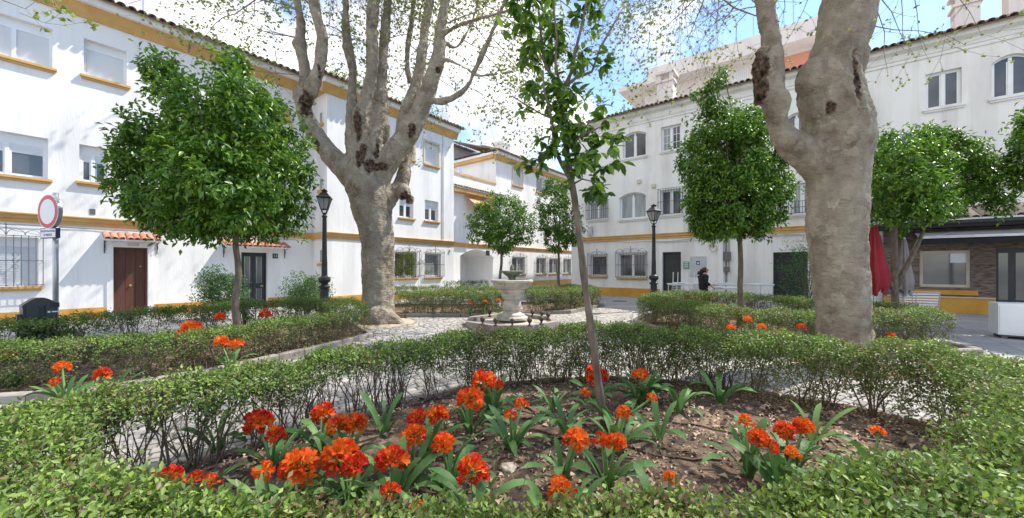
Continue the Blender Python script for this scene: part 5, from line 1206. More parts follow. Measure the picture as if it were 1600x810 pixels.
# ------------------------------------------------------------------ loose shrubs by the houses
def shrub(name, x, y, h, w_, label, n=2200, m='leaf_s', leaf=.05, seed=1, cat='shrub', thin=.5, zc=.55):
    t = thing(name, label, cat, (x, y, 0)); rr = np.random.default_rng(seed); rd = random.Random(seed); mb = MB()
    for i in range(14):
        a = rd.uniform(0, 6.28); q = w_*.42*rd.random(); mb.tube([(0,0,0),(math.cos(a)*q*.5, math.sin(a)*q*.5, h*.4),(math.cos(a)*q, math.sin(a)*q, h*rd.uniform(.6,.95))], [.015,.01,.004], 4)
    stuff(mb.build('stems', M['twig'], t)); k = n//7
    U = unit(rr.normal(size=(k, 3))); C = U*np.array([w_/2, w_/2, h*(1-zc)])*(rr.uniform(.45, 1.05, k)[:, None])*(1+.25*np.sin(U[:, :1]*5+seed))+np.array([0, 0, h*zc])
    C = C[C[:, 2] > .03]; P = np.repeat(C, 7, 0)+rr.normal(0, leaf*.8, (len(C)*7, 3)); D = unit(np.repeat(unit(C-np.array([0,0,h*.4])), 7, 0)*.6+rr.normal(0, .6, P.shape))
    stuff(link('foliage', leaves_mesh('foliage', P, D, unit(np.array([0,0,1.])+rr.normal(0,.5,P.shape)), rr.uniform(leaf*.7, leaf*1.3, len(P)), leaf*thin, M[m], rr.random(len(P))), t)); return t
shrub('garden_shrub', -8.75, 11.4, 1.5, 1.2, 'pale green shrub against the white wall between the two doors', 6500, leaf=.06, seed=3, thin=.6)
shrub('garden_shrub', -6.35, 11.8, 1.35, 1.3, 'loose pale green shrub just left of the near street lamp', 5600, leaf=.06, seed=4, thin=.6)
bp = shrub('bamboo_plant', 9.65, 12.5, 2.6, 1.3, 'tall feathery bamboo-like plant in front of the barred dark door', 2700, 'leaf_d', .11, 5, 'plant', .13, .5)
shrub('garden_shrub', -7.9, 6.6, .62, .8, 'dark green low shrub growing up through the hedge by the black bin', 1800, 'leaf_c', .05, 8)
shrub('garden_shrub', -6.25, 8.9, .95, .5, 'small dark bush in the left bed behind the orange tree trunk', 900, 'leaf_c', .05, 9)
gp = PB.O+PB.d*((wB['g1'][0]+wB['g1'][1])/2)+PB.n*.11
vp = shrub('climbing_plant', gp.x, gp.y, 1.25, 1.2, 'leafy yellow-green plant filling the window grille on the projecting house', 2600, 'leaf_p', .07, 6, 'plant', .6, .5)
vp.location.z = wB['g1'][2]+.03; vp.scale = (1, .14, 1); vp.rotation_euler = (0, 0, PB.rz)
# ------------------------------------------------------------------ clivias
def strap_leaf(ln, w_, arch, twist=0.):
    mb = MB(); K = 7; c = [(0, 0)]; ang = R(78)
    for i in range(K): a = ang-arch*((i+.5)/K)**1.3; c.append((c[-1][0]+math.cos(a)*ln/K, c[-1][1]+math.sin(a)*ln/K))
    for i, (x, z) in enumerate(c):
        t = i/K; wd = w_*.5*(.55+.9*t-.35*t*t)*(1 if t < .75 else math.sqrt(max(.0, 1-((t-.75)/.25)**2))*.98+.02); tw = twist*t
        for s_ in (-1, 0, 1): mb.v.append((x-s_*0, s_*wd*math.cos(tw), z+(abs(s_)*.22*wd)+s_*wd*math.sin(tw)))
    for i in range(K):
        for s_ in (0, 1): a = i*3+s_; mb.f.append((a, a+1, a+4, a+3)); mb.mi.append(0)
    return mb.mesh('leaf', M['clivia'], True)
strap = [strap_leaf(.46, .055, a, tw) for a, tw in ((1.1,.2),(1.5,-.3),(1.9,.1),(2.2,.4),(.8,-.1),(1.7,.5))]
def trumpet(mat_, open_=1.):
    mb = MB()
    for k in range(6):
        a = k*math.pi/3; w_ = .0125 if k % 2 else .010
        prof = [(.002, 0, .003), (.008, .022, w_*.7), (.016*open_+.002, .042, w_*1.15), (.031*open_, .057, w_*.85), (.040*open_, .060, .0015)]
        b = len(mb.v)
        for r, z, hw in prof:
            for s_ in (-1, 0, 1): 
                x = r-abs(s_)*.15*hw; y = s_*hw; mb.v.append((x*math.cos(a)-y*math.sin(a), x*math.sin(a)+y*math.cos(a), z+abs(s_)*hw*.15))
        for i in range(4):
            for s_ in (0, 1): q = b+i*3+s_; mb.f.append((q, q+1, q+4, q+3)); mb.mi.append(1 if i < 2 and k % 2 == 0 or i == 0 else 0)
    for k in range(3): a = k*2.1; mb.tube([(0,0,.01),(.008*math.cos(a), .008*math.sin(a), .058)], .0012, 3, 1, False)
    return mb.mesh('flower', [mat_, M['throat']], True)
flw = {'o': [trumpet(M['pet_o'], s_) for s_ in (1., .8, 1.15)], 'r': [trumpet(M['pet_r'], s_) for s_ in (.95, .7, .5)]}
crnd = random.Random(33)
def clivia(heads, label, leaves=10, base=None, zh=.42, sc=1., lean=.06, group='clivias in flower'):
    """heads: (px, py, r_px, colour)"""
    hp = []
    for q in heads:
        px, py, r, c = q[:4]; z = q[4] if len(q) > 4 else zh; Y = (EYE-z)*F/(py-HZ); hp.append((Vector(((px-800)/F*Y, Y, z)), r/F*Y*.96/math.sqrt(1+((px-800)/F)**2), c))
    if base is None:
        b = sum((h[0] for h in hp), Vector())/len(hp); b = Vector((b.x+crnd.gauss(0, .03), b.y+.03, .06))
    else: b = Vector((*base, .06))
    t = thing('clivia_plant', label, 'plant', b, 0, group)
    for i in range(leaves):
        a = (i+.5)/leaves*2*math.pi+crnd.gauss(0, .25); s_ = sc*crnd.uniform(.65, 1.08)
        o = link('leaf', crnd.choice(strap), t, (.02*math.cos(a), .02*math.sin(a), -.02), (crnd.gauss(0,.12), crnd.gauss(0,.12), a), (s_, s_*crnd.uniform(.9,1.2), s_))
    for p, r, c in hp:
        l = p-b; st = MB(); r = max(.045, min(.15, r)); st.tube([(0,0,-.03), (l.x*.4, l.y*.4, l.z*.5), (l.x, l.y, l.z-r*.35)], [.013*sc, .011*sc, .009*sc], 6)
        stk = st.build('flower_stalk', M['stalk'], t, smooth=True)
        hd = bpy.data.objects.new('flower_head', None); col.objects.link(hd); hd.parent = t; hd.location = l-Vector((0,0,r*.35))
        hd2 = MB(); nfl = crnd.choice((17, 19, 21)) if r > .06 else 11; dirs = []
        for k in range(nfl):
            zz = 1-1.28*(k+.5)/nfl; a = k*2.399963+crnd.random()*.4; q_ = math.sqrt(max(0, 1-zz*zz)); dirs.append(Vector((q_*math.cos(a), q_*math.sin(a), zz)).normalized())
        bpy.data.objects.remove(hd)
        for d in dirs: hd2.tube([(0,0,0), tuple(d*r*.35)], .003, 3, caps=False)
        hd = hd2.build('flower_head', M['stalk'], t, l-Vector((0,0,r*.35)))
        for _ in range(crnd.randint(0, 3)):
            d_ = Vector((crnd.gauss(0,.7), crnd.gauss(0,.7), crnd.uniform(.2, 1))).normalized(); bd_ = MB().tube([d_*r*.25, d_*r*.6, d_*r*.95, d_*r*1.12], [.002, .004, .008, .001], 6).build('bud', M['pet_o' if c == 'o' else 'pet_r'], hd, smooth=True)
        ms = flw[c]; fs = r/.082
        for d in dirs:
            q = (d+Vector((crnd.gauss(0,.15), crnd.gauss(0,.15), crnd.gauss(0,.15)))).normalized().to_track_quat('Z', 'Y')
            o = link('flower', crnd.choice(ms if crnd.random() < .82 else flw['r' if c == 'o' else 'o']), hd, d*r*.32); o.rotation_mode = 'QUATERNION'; o.rotation_quaternion = q; s_ = fs*crnd.uniform(.75, 1.2)*(.9 if c == 'o' else 1.0); o.scale = (s_, s_, s_)
    return t
CL = [
 ([(262,740,26,'r'),(300,748,20,'r'),(330,750,14,'r')], 'low red clivia cluster at the far left of the near bed', 9),
 ([(403,655,24,'r'),(430,676,18,'r')], 'red clivia with two narrow heads on dark stalks, left of the orange ones', 6),
 ([(413,731,20,'o')], 'small orange clivia head above the bottom hedge, left of the largest ball', 7),
 ([(470,722,33,'o')], 'large deep orange clivia ball, left one of the big pair', 13),
 ([(530,705,33,'o'),(556,722,20,'r')], 'large orange clivia with a redder head at its side, right of the big pair', 13),
 ([(505,643,20,'r')], 'red-orange clivia head standing behind the big pair, beside the wide orange one', 6),
 ([(528,662,20,'o'),(556,658,20,'o')], 'wide orange double clivia head above the big pair', 7),
 ([(612,712,25,'r')], 'round dense red clivia head between the big pair and the lone front ball', 9),
 ([(646,676,21,'o')], 'orange clivia head leaning over leaves, left of the stocky orange one', 8),
 ([(652,650,15,'r'),(684,643,17,'o')], 'clivia with one red and one orange head side by side', 8),
 ([(692,688,19,'o')], 'bright orange-red clivia head close to the bed centre', 9),
 ([(738,730,25,'r')], 'lone round red clivia ball just above the bottom hedge', 8),
 ([(735,618,21,'o')], 'orange clivia head over tall pale leaves, below the highest pair', 9),
 ([(755,590,18,'o'),(776,600,12,'r')], 'highest pair of orange clivia heads, at the left of the bed back', 8),
 ([(815,630,11,'o'),(797,646,8,'r')], 'small orange clivia heads on a tall dark-leaved clump', 11),
 ([(900,682,21,'o')], 'orange clivia head left of the slim trunk foot', 9),
 ([(940,684,14,'r'),(962,687,17,'o')], 'pair of orange-red clivia heads at the slim trunk foot', 7),
 ([(878,762,23,'o')], 'orange clivia head poking through the bottom hedge', 5),
 ([(1047,746,13,'o')], 'small orange clivia flower above the bottom hedge, right of centre', 4),
 ([(931,582,17,'r')], 'red clivia head right behind the slim trunk', 9),
 ([(1001,583,14,'o')], 'orange clivia head on the big dark clump right of the slim trunk', 13),
 ([(915,612,9,'o'),(1018,620,9,'r')], 'small clivia heads low among the dark leaves of the central clump', 13),
 ([(975,642,13,'o')], 'low flat orange clivia head in front of the central clump', 12),
 ([(1165,656,15,'o'),(1185,682,18,'r')], 'orange and red clivia heads at the left of the right-hand cluster', 8),
 ([(1225,670,18,'r'),(1254,662,19,'o')], 'broad red-orange clivia heads in the middle of the right-hand cluster', 10),
 ([(1200,694,17,'r'),(1238,705,14,'o')], 'lower clivia heads at the foot of the right-hand cluster', 9),
 ([(1372,672,14,'o')], 'single orange clivia between two broad leaves at the right', 5),
 ([(1345,735,16,'o')], 'pale orange clivia half buried in the lower right hedge', 5),
 ([(610,764,16,'r')], 'faded pink-red clivia flowers above the bottom hedge', 5),
 ([(655,797,20,'o')], 'orange clivia flower at the very bottom edge of the photo', 5),
 ([(97,571,16,'o'),(86,596,10,'r')], 'tall orange and red clivia in front of the left hedge', 9),
 ([(160,583,16,'r')], 'red-orange clivia with broad green leaves in front of the left hedge', 9),
 ([(300,510,18,'o',.55),(282,523,13,'r',.55)], 'orange clivia heads beside the left orange tree trunk', 9),
 ([(345,532,14,'o',.5),(370,535,12,'o',.5)], 'orange clivias in the left bed in front of the orange tree trunk', 9),
 ([(415,490,10,'r',.6),(343,494,9,'r',.6)], 'distant red clivia heads right of the left orange tree trunk', 8),
 ([(12,552,14,'r',.5)], 'red clivia at the left edge of the photo behind the hedge', 8),
]
for heads, lab, nl in CL: clivia(heads, lab, nl+3)
for (px, py, lab, nl) in [(865,655,'flowerless clivia clump left of the slim trunk',7),(1125,640,'upright blue-green clivia without flowers, alone at the right of the bed',8),(1030,700,'spread clivia leaves in front of the central clump, no flowers',7),(600,690,'dark flowerless clivia leaves amid the red heads',8),(885,700,'pale broad clivia leaves beneath the orange head by the slim trunk',8),
                          (340,720,'long-leaved flowerless clivia left of the big orange pair',8),(770,660,'tall flowerless clivia leaves behind the lone red ball',9),(1060,655,'small dark-leaved clivia right of the central clump',10),(1270,705,'light green clivia leaves right of the right-hand cluster',8),(1010,640,'dense dark clivia clump behind the low flat orange head',12)]:
    b = GP(px, py, .0); clivia([], lab, nl, (b.x, b.y), group='clivias without flowers')
# small far ones in and behind hedges
k = 0
for px, py, Y, c, lab in [(1055,513,8.9,'r','dark red clivia in the side of the right bed hedge, nearest its left end'),(1142,513,6.7,'o','orange clivia low in the right bed hedge'),(1168,500,6.65,'o','orange clivia in the right bed hedge, beneath the tall orange tree'),(1190,512,6.6,'o','clivia flowers at the foot of the right bed hedge'),(1252,512,6.5,'r','red-orange clivia just left of the right plane trunk'),(1128,478,9.4,'o','clivia behind the right bed hedge, left of the tall orange tree trunk'),(1095,474,10.2,'o','orange clivia showing over the right bed hedge near the woman'),
                          (735,474,11.85,'r','red clivia in front of the hedge block left of the fountain'),(758,472,11.85,'o','orange clivia in front of the hedge block, nearer the fountain'),(779,470,11.9,'o','orange clivia flower at the fountain-side corner of the hedge block'),(1392,526,6.6,'r','red clivia at the hedge foot right of the big plane trunk')]:
    P = PX(px, py, Y); t = clivia([], lab, 6, (P.x, P.y), sc=.8)
    clab = c; z = P.z; t_l = Vector((0, 0, z-.06)); st = MB().tube([(0,0,-.03),(0,0,z-.1)], .01, 5).build('flower_stalk', M['stalk'], t)
    hd = MB().lathe([(.01,0),(.02,.01),(.005,.02)], 6).build('flower_head', M['stalk'], t, t_l)
    for j in range(14):
        a = j*2.4; zz = 1-1.2*(j+.5)/14; q_ = math.sqrt(max(0, 1-zz*zz)); d = Vector((q_*math.cos(a), q_*math.sin(a), zz)); o = link('flower', crnd.choice(flw[c]), hd, d*.03); o.rotation_mode = 'QUATERNION'; o.rotation_quaternion = d.to_track_quat('Z', 'Y'); o.scale = (.7,)*3
# leaf litter, sticks, drip hoses, stones
n = 8000; P = []
while len(P) < n:
    x, y = random.uniform(-2.6, 4.2), random.uniform(1.2, 5.1)
    if inside((x, y), BED1) and (mnoise.noise(Vector((x*1.5, y*1.5, 9))) > -.25 or random.random() < .3): P.append((x, y, .06+.06*mnoise.noise(Vector((x*1.3, y*1.3, 3)))+.03*mnoise.noise(Vector((x*5, y*5, 1)))+random.uniform(.008, .03)))
P = np.array(P); D = unit(rng.normal(0, 1, (n, 3))*np.array([1, 1, .25])); sz = rng.choice([.03, .045, .07], n, p=[.6, .3, .1])
tag(stuff(link('leaf_litter', leaves_mesh('leaf_litter', P, D, unit(np.array([0,0,1.])+rng.normal(0,.35,(n,3))), sz, sz*.7, M['litter'], rng.random(n), fold=.25, droop=.3))), 'dry brown fallen leaves scattered over the soil of the near bed', 'leaf litter')
n = 420; P = []
while len(P) < n:
    x, y = random.uniform(-2.0, 3.9), random.uniform(1.6, 4.9)
    if inside((x, y), BED1) and mnoise.noise(Vector((x*2.2, y*2.2, 4))) > .12: P.append((x, y, .065+.06*mnoise.noise(Vector((x*1.3, y*1.3, 3)))))
P = np.repeat(np.array(P), 5, 0)+rng.normal(0, .02, (n*5, 3))*np.array([1, 1, .3]); n = len(P)
tag(stuff(link('weeds', leaves_mesh('weeds', P, unit(rng.normal(0, .7, (n, 3))+np.array([0,0,1.])), unit(rng.normal(0, 1, (n, 3))), rng.uniform(.02,.05,n), .012, M['leaf_h'], rng.random(n)))), 'small green weeds sprouting from the soil between the clivias', 'weeds')
n = 90; P = []
for _ in range(n):
    q = crnd.choice(CL[:28])[0][0]; g_ = GP(q[0], q[1], .42); x, y = g_.x+crnd.gauss(0, .16), g_.y+crnd.gauss(0, .14); P.append((x, y, .10+.06*mnoise.noise(Vector((x*1.3, y*1.3, 3)))))
tag(stuff(link('fallen_petals', leaves_mesh('fallen_petals', np.array(P), unit(rng.normal(0, 1, (n, 3))*np.array([1, 1, .2])), unit(np.array([0,0,1.])+rng.normal(0,.3,(n,3))), .032, .018, M['pet_r'], rng.random(n)))), 'red clivia petals fallen on the soil under the flowers', 'petals')
mb = MB()
for _ in range(190):
    x, y = random.uniform(-1.8, 3.9), random.uniform(1.6, 4.9)
    if not inside((x, y), BED1): continue
    a = random.uniform(0, 6.28); l = random.uniform(.08, .4); z = .085+.06*mnoise.noise(Vector((x*1.3, y*1.3, 3))); mb.tube([(x, y, z), (x+math.cos(a)*l*.5, y+math.sin(a)*l*.5, z+.02), (x+math.cos(a+.3)*l, y+math.sin(a+.3)*l, z+.015)], [.003, .0025, .0015], 4)
tag(stuff(mb.build('fallen_twigs', M['twig_p'])), 'thin fallen twigs lying on the soil of the near bed', 'twigs')
def soil_z(x, y): return .07+.06*mnoise.noise(Vector((x*1.3, y*1.3, 3)))+.03*mnoise.noise(Vector((x*5, y*5, 1)))
for lab, a, b in (('brown drip hose across the middle of the near bed, behind the slim trunk', (820,672), (1130,722)), ('brown drip hose further back on the soil right of the central clump', (1020,655), (1210,690)), ('brown drip hose at the left behind the clivias', (820,638), (905,665)), ('drip hose running along the foot of the right-hand hedge', (1235,678), (1420,690)), ('short drip hose beside the bottom hedge under the red clivia', (625,775), (705,790))):
    A_, B_ = GP(*a, .08), GP(*b, .08); pts = [A_.lerp(B_, i/14)+Vector((.03*math.sin(i*1.1), .03*math.cos(i*.9), 0)) for i in range(15)]
    q = MB().tube([(p.x, p.y, soil_z(p.x, p.y)+.012) for p in pts], .009, 6).build('drip_hose', M['hose'], smooth=True); tag(q, lab, 'hose', 'drip hoses on the near bed')
def rock(px, py, s, lab):
    g_ = GP(px, py, .07); bm = bmesh.new(); bmesh.ops.create_icosphere(bm, subdivisions=3, radius=1)
    for v in bm.verts: n_ = mnoise.noise(v.co*1.6+Vector((px, 0, 0))); v.co = v.co*(1+.35*n_)*s; v.co.z *= .6
    me = bpy.data.meshes.new('rock'); bm.to_mesh(me); bm.free(); me.materials.append(M['rock']); o = link('rock', me, None, (g_.x, g_.y, soil_z(g_.x, g_.y)+s*.2)); tag(o, lab, 'stone')
rock(795, 728, .06, 'pale angular stone on the soil right of the lone red clivia ball'); rock(622, 768, .035, 'small reddish stone beside the faded clivia')
rock(1170, 640, .03, 'tiny stone on the soil behind the right-hand clivia cluster')
# ------------------------------------------------------------------ fountain and its basin
FX, FY = 0.0, 10.6
ft = thing('stone_fountain', 'pale stone fountain with a broad bowl and a small mossy upper bowl', 'fountain', (FX, FY, .13))
ft_z = .13
def prof_h(pts): return [(r, z-ft_z) for r, z in pts]
b = MB().lathe(prof_h([(.001,.13),(.44,.13),(.44,.19),(.40,.21),(.36,.22),(.35,.27),(.30,.29),(.22,.33),(.215,.36),(.25,.40),(.262,.50),(.25,.58),(.20,.66),(.20,.69),(.26,.70),(.27,.76),(.30,.78),(.30,.86),(.34,.88),(.36,.93),(.36,.96),(.001,.96)]), 40).build('pedestal', M['fstone'], ft, smooth=False)
b = MB().lathe(prof_h([(.001,.955),(.33,.96),(.43,.98),(.51,1.05),(.535,1.13),(.54,1.15),(.585,1.16),(.59,1.21),(.57,1.225),(.50,1.225),(.48,1.17),(.40,1.08),(.001,1.05)]), 44).build('bowl', M['fstone'], ft)
MB().lathe([(.001,0),(.48,0),(.48,.004)], 40).build('water', mat('water', (.05,.07,.06), rough=.05, spec=.8), ft, (0, 0, 1.165-ft_z))
MB().lathe(prof_h([(.001,1.1),(.14,1.1),(.13,1.19),(.10,1.22),(.09,1.26),(.12,1.29),(.13,1.31),(.22,1.37),(.29,1.43),(.305,1.46),(.29,1.475),(.24,1.465),(.1,1.42),(.001,1.42)]), 28).build('upper_bowl', M['fstone_g'], ft)
MB().lathe(prof_h([(.001,1.41),(.06,1.42),(.05,1.5),(.065,1.53),(.05,1.58),(.02,1.64),(.001,1.65)]), 14).build('spout', M['fstone_g'], ft)
pq = MB().box((-.12, 0, -.05), (.12, .01, .07)); q = pq.build('carved_plaque', M['fstone'], ft, (-.30, -.475, 1.10-ft_z)); q.rotation_euler = (R(12), 0, R(-31))
q2 = MB(); q2.box((-.115,-.004,.055),(.115,-.0005,.065)); q2.box((-.115,-.004,-.045),(.115,-.0005,-.035)); q2.box((-.115,-.004,-.035),(-.105,-.0005,.055)); q2.box((.105,-.004,-.035),(.115,-.0005,.055)); q2.box((-.06,-.004,.0),(.06,-.0005,.03))
q2.build('plaque_frame', M['fstone_g'], q)
bs = struct(bpy.data.objects.new('fountain_basin', None)); col.objects.link(bs); bs.location = (FX, 10.35, 0)
MB().lathe([(1.22, 0), (1.22, .06), (.001, .07)], 8, sides_rot=R(22.5)).build('basin_floor', M['fstone'], bs)
for k in range(8):
    a0, a1 = R(22.5+45*k), R(67.5+45*k); r0, r1 = 1.30, 1.12
    for h_ in (0, 1):
        f0, f1 = h_*.5+.004, (h_+1)*.5-.004
        P0, P1 = [Vector((math.cos(a0), math.sin(a0))).lerp(Vector((math.cos(a1), math.sin(a1))), f) for f in (f0, f1)]
        zt = .17; MB().prism([tuple(P0*r1), tuple(P0*r0), tuple(P1*r0), tuple(P1*r1)], 0, zt).build('kerb_stone', M['kerb'], bs)
    am = (a0+a1)/2
# iron ball-headed studs standing on the rim
sp = MB().lathe([(.001,0),(.055,0),(.055,.02),(.028,.035),(.018,.06),(.03,.075),(.058,.115),(.062,.14),(.052,.175),(.025,.20),(.001,.205)], 14).mesh('rim_stud', M['brick'], True)
M['brick'].node_tree.nodes['Principled BSDF'].inputs['Roughness'].default_value = .7
sp.materials.clear(); sp.materials.append(mat('rusty_iron', (.035,.022,.018), (.09,.055,.04), .7, scale=12))
wh = ['in front left', 'front centre-left', 'front centre', 'front right of centre', 'front right', 'right corner']
studs = [(754, 508, 'leftmost of the dark iron studs on the front rim of the fountain basin'), (774.5, 510, 'second dark iron stud from the left on the front rim of the fountain basin'), (800.5, 511, 'dark iron stud at the middle of the basin rim, straight before the fountain'),
         (827.5, 510, 'dark iron stud on the front rim of the basin, right of the fountain pedestal'), (846, 507.5, 'dark iron stud near the front right corner of the fountain basin'), (856.5, 500, 'rightmost dark iron stud of the fountain basin'),
         (846.5, 497.5, 'dark iron stud behind the front right corner of the fountain basin'), (832, 495.5, 'far right dark iron stud partly hidden behind the nearer ones'), (765, 495.5, 'far left dark iron stud behind the fountain pedestal foot')]
for px, py, lab in studs:
    g_ = GP(px, py, .17); tag(link('rim_stud', sp, None, (g_.x, g_.y, .172)), lab, 'stud', 'iron studs round the fountain basin')
mh = MB().lathe([(.001,0),(.34,0),(.34,.008),(.001,.009)], 28).build('manhole_cover', M['iron_g'], None, (*GP(968, 471).xy, .004)); tag(mh, 'round grey manhole cover in the pavement right of the fountain', 'manhole cover')
# ------------------------------------------------------------------ street lamps
def lamp(x, y, label, h=3.82, rz=.3):
    t = thing('street_lamp', label, 'street lamp', (x, y, 0), rz, 'black lantern street lamps')
    MB().lathe([(.001,0),(.19,0),(.19,.06),(.15,.09),(.14,.55),(.12,.58),(.11,.95),(.145,.98),(.15,1.02),(.10,1.06),(.09,1.10),(.15,1.15),(.165,1.21),(.15,1.27),(.09,1.31),(.08,1.34),(.001,1.34)], 20).build('base', M['iron'], t, smooth=False)
    MB().lathe([(.001,1.34),(.082,1.34),(.075,1.8),(.07,1.82),(.055,3.0),(.075,3.02),(.075,3.05),(.05,3.08),(.045,3.1),(.07,3.14),(.001,3.15)], 16).build('post', M['iron'], t, smooth=False)
    zb, zt = 3.24, 3.56; rb, rt_ = .12, .235
    fr = MB(); C = [(math.cos(R(45+90*k)), math.sin(R(45+90*k))) for k in range(4)]
    for cx, cy in C:
        fr.tube([(cx*rb, cy*rb, zb), (cx*rt_, cy*rt_, zt)], .013, 5); fr.tube([(0,0,3.12),(cx*.07, cy*.07, 3.14),(cx*rb, cy*rb, zb)], .012, 5)
    for k in range(4):
        a, b_ = C[k], C[(k+1) % 4]
        fr.tube([(a[0]*rb, a[1]*rb, zb), (b_[0]*rb, b_[1]*rb, zb)], .012, 5); fr.tube([(a[0]*rt_, a[1]*rt_, zt), (b_[0]*rt_, b_[1]*rt_, zt)], .018, 5)
        m_ = ((a[0]+b_[0])/2, (a[1]+b_[1])/2)
        fr.tube([(m_[0]*rb, m_[1]*rb, zb), (m_[0]*rt_, m_[1]*rt_, zt)], .007, 4)
    L_ = fr.build('lantern_frame', M['iron'], t)
    for k in range(4):
        a, b_ = C[k], C[(k+1) % 4]; s_ = .93
        MB().add([(a[0]*rb*s_, a[1]*rb*s_, zb+.01), (b_[0]*rb*s_, b_[1]*rb*s_, zb+.01), (b_[0]*rt_*s_, b_[1]*rt_*s_, zt), (a[0]*rt_*s_, a[1]*rt_*s_, zt)], [(0,1,2,3)]).build('pane', M['lampglass'], L_)
    MB().lathe([(.001,3.56),(.27,3.56),(.27,3.585),(.20,3.63),(.13,3.70),(.085,3.73),(.085,3.76),(.11,3.775),(.11,3.79),(.05,3.80),(.03,3.83),(.001,3.84)], 4, sides_rot=R(45)).build('lantern_roof', M['iron'], t)
    return t
lamp((507-800)/F*11, 11, 'black street lamp standing between the houses and the left plane tree')
lamp((1021.5-800)/F*13.6, 13.6, 'black street lamp in front of the white house across the square', rz=.6)
# ------------------------------------------------------------------ traffic sign
sx, sy = (87-800)/F*7.25, 7.25
sg = thing('traffic_sign', 'round red-rimmed white no-entry-to-vehicles sign on a grey pole, small text plate below', 'traffic sign', (sx, sy, 0), R(-17))
MB().tube([(0,0,0),(0,0,2.98)], .04, 12).build('pole', M['steel'], sg, smooth=True)
def disc(r, y0, y1, n=40): 
    return MB().vprism([(r*math.cos(2*math.pi*k/n), r*math.sin(2*math.pi*k/n)) for k in range(n)], y0, y1)
zc = EYE+(HZ-331)/F*7.15; df = disc(.325, -.10, -.042).build('sign_case', M['steel'], sg, (0, 0, zc))
disc(.325, -.104, -.1005).build('white_edge', M['sign_w'], df); disc(.308, -.107, -.1045).build('red_ring', M['sign_r'], df); disc(.235, -.110, -.1075).build('white_face', M['sign_w'], df)
zp = EYE+(HZ-364.5)/F*7.15; pf = MB().box((-.245,-.10,-.095),(.245,-.042,.095)).build('text_plate', M['navy'], sg, (0, 0, zp))
MB().box((-.23,-.103,-.08),(.23,-.1005,.08)).build('plate_face', M['sign_w'], pf)
text_mesh('EXCEPTO ACCESO', .052, 'navy', pf, (0, -.104, .035), (R(90), 0, 0)); text_mesh('A VADOS', .062, 'navy', pf, (0, -.104, -.035), (R(90), 0, 0))
# ------------------------------------------------------------------ litter bin
bn = thing('litter_bin', 'dark plastic street litter bin with a domed top, below the round sign', 'litter bin', (*PX(60, 500, 6.5).xy, 0), R(57))
w_, d_ = .185, .22
arc = [(-w_+2*w_*k/12, .93+.12*math.sin(math.pi*k/12)) for k in range(13)]
MB().vprism([(-w_*.94, .05), (w_*.94, .05)]+[(x*.995, min(z, .92) if 0 else z-.012) for x, z in reversed(arc)], -d_, d_).build('body', M['binb'], bn)
MB().vprism([(-w_-.012, .90), (w_+.012, .90)]+[(x*1.04, z+.006) for x, z in reversed(arc)], -d_-.03, -d_-.001).build('front_rim', M['binb'], bn)
MB().box((-w_*.82, -d_-.05, .66), (-.02, -d_-.0305, .93)).build('flap', M['binb'], bn)
MB().box((-w_*.82, -d_-.034, .42), (-.02, -d_-.0305, .63)).build('opening', M['darkin'], bn)
MB().box((.05, -d_-.045, .35), (w_*.85, -d_-.0305, .95)).build('side_panel', M['binb'], bn)
MB().box((.10, -d_-.06, .88), (.2, -d_-.0455, .96)).build('handle', M['iron'], bn)
lp = MB(); lp.box((.07, -d_-.048, .795), (.10, -d_-.0455, .825)); lp.box((.115, -d_-.048, .80), (.225, -d_-.0455, .82)); lp.build('printed_mark', M['sign_w'], bn)
MB().box((-w_-.05, -d_*.6, .35), (-w_+.01, d_*.6, .78)).build('hinge_box', M['binb'], bn)
# ------------------------------------------------------------------ white cafe tables with upturned chairs
tbm = MB(); tbm.box((-.38,-.38,.73),(.38,.38,.755)); tbm.box((-.36,-.36,.70),(.36,.36,.729))
def leg_table(x, y, rz, label, h=1.):
    t = thing('cafe_table', label, 'table', (x, y, 0), rz, 'white tables behind the right bed'); t.scale = (1, 1, h)
    link('tabletop', tbm_me, t)
    for sx_ in (-1, 1):
        for sy_ in (-1, 1): link('leg', leg_me, t, (sx_*.33, sy_*.33, 0))
    return t
tbm_me = tbm.mesh('tabletop', M['white']); leg_me = MB().tube([(0,0,0),(0,0,.70)], .016, 8).mesh('leg', M['white'])
ch_seat = MB(); 
for k in range(7): ch_seat.box((-.21, -.2+k*.058, -.012), (.21, -.2+k*.058+.045, .012))
ch_seat_me = ch_seat.mesh('seat', M['white']); ch_leg = MB().tube([(0,0,0),(.01,0,.42)], .015, 8).mesh('leg', M['white'])
def upturned(x, y, z, rz, label):
    t = thing('upturned_chair', label, 'chair', (x, y, z), rz, 'white chairs turned over on the tables')
    link('seat', ch_seat_me, t, (0, 0, .03))
    for sx_ in (-1, 1):
        for sy_ in (-1, 1): link('leg', ch_leg, t, (sx_*.19, sy_*.18, .04), (0, 0, 0))
    bk = MB(); bk.tube([(-.19,.2,.03),(-.19,.3,-.34)], .012, 6); bk.tube([(.19,.2,.03),(.19,.3,-.34)], .012, 6)
    for k in range(4): bk.box((-.19,.225+k*.022,-.06-k*.08),(.19,.235+k*.022,-.1-k*.08))
    bk.build('backrest', M['white'], t); return t
tp = [(1063, 15.4, .1, 'white table furthest left, before the dark doorway'), (1096, 15.6, .15, 'white table directly behind the woman'), (1128, 15.3, .1, 'white table right of the woman, carrying upturned chairs'), (1185, 15.0, .05, 'white table behind the trunk of the tall orange tree')]
for i, (px, Y, rz, lab) in enumerate(tp):
    x = (px-800)/F*Y; leg_table(x, Y, rz, lab, 1.22)
    if i < 3: upturned(x-.02, Y, .755*1.22+.0, rz, ['upturned white chair on the table by the dark doorway', 'upturned white chair on the table behind the woman', 'upturned white chair on the table right of the woman'][i])
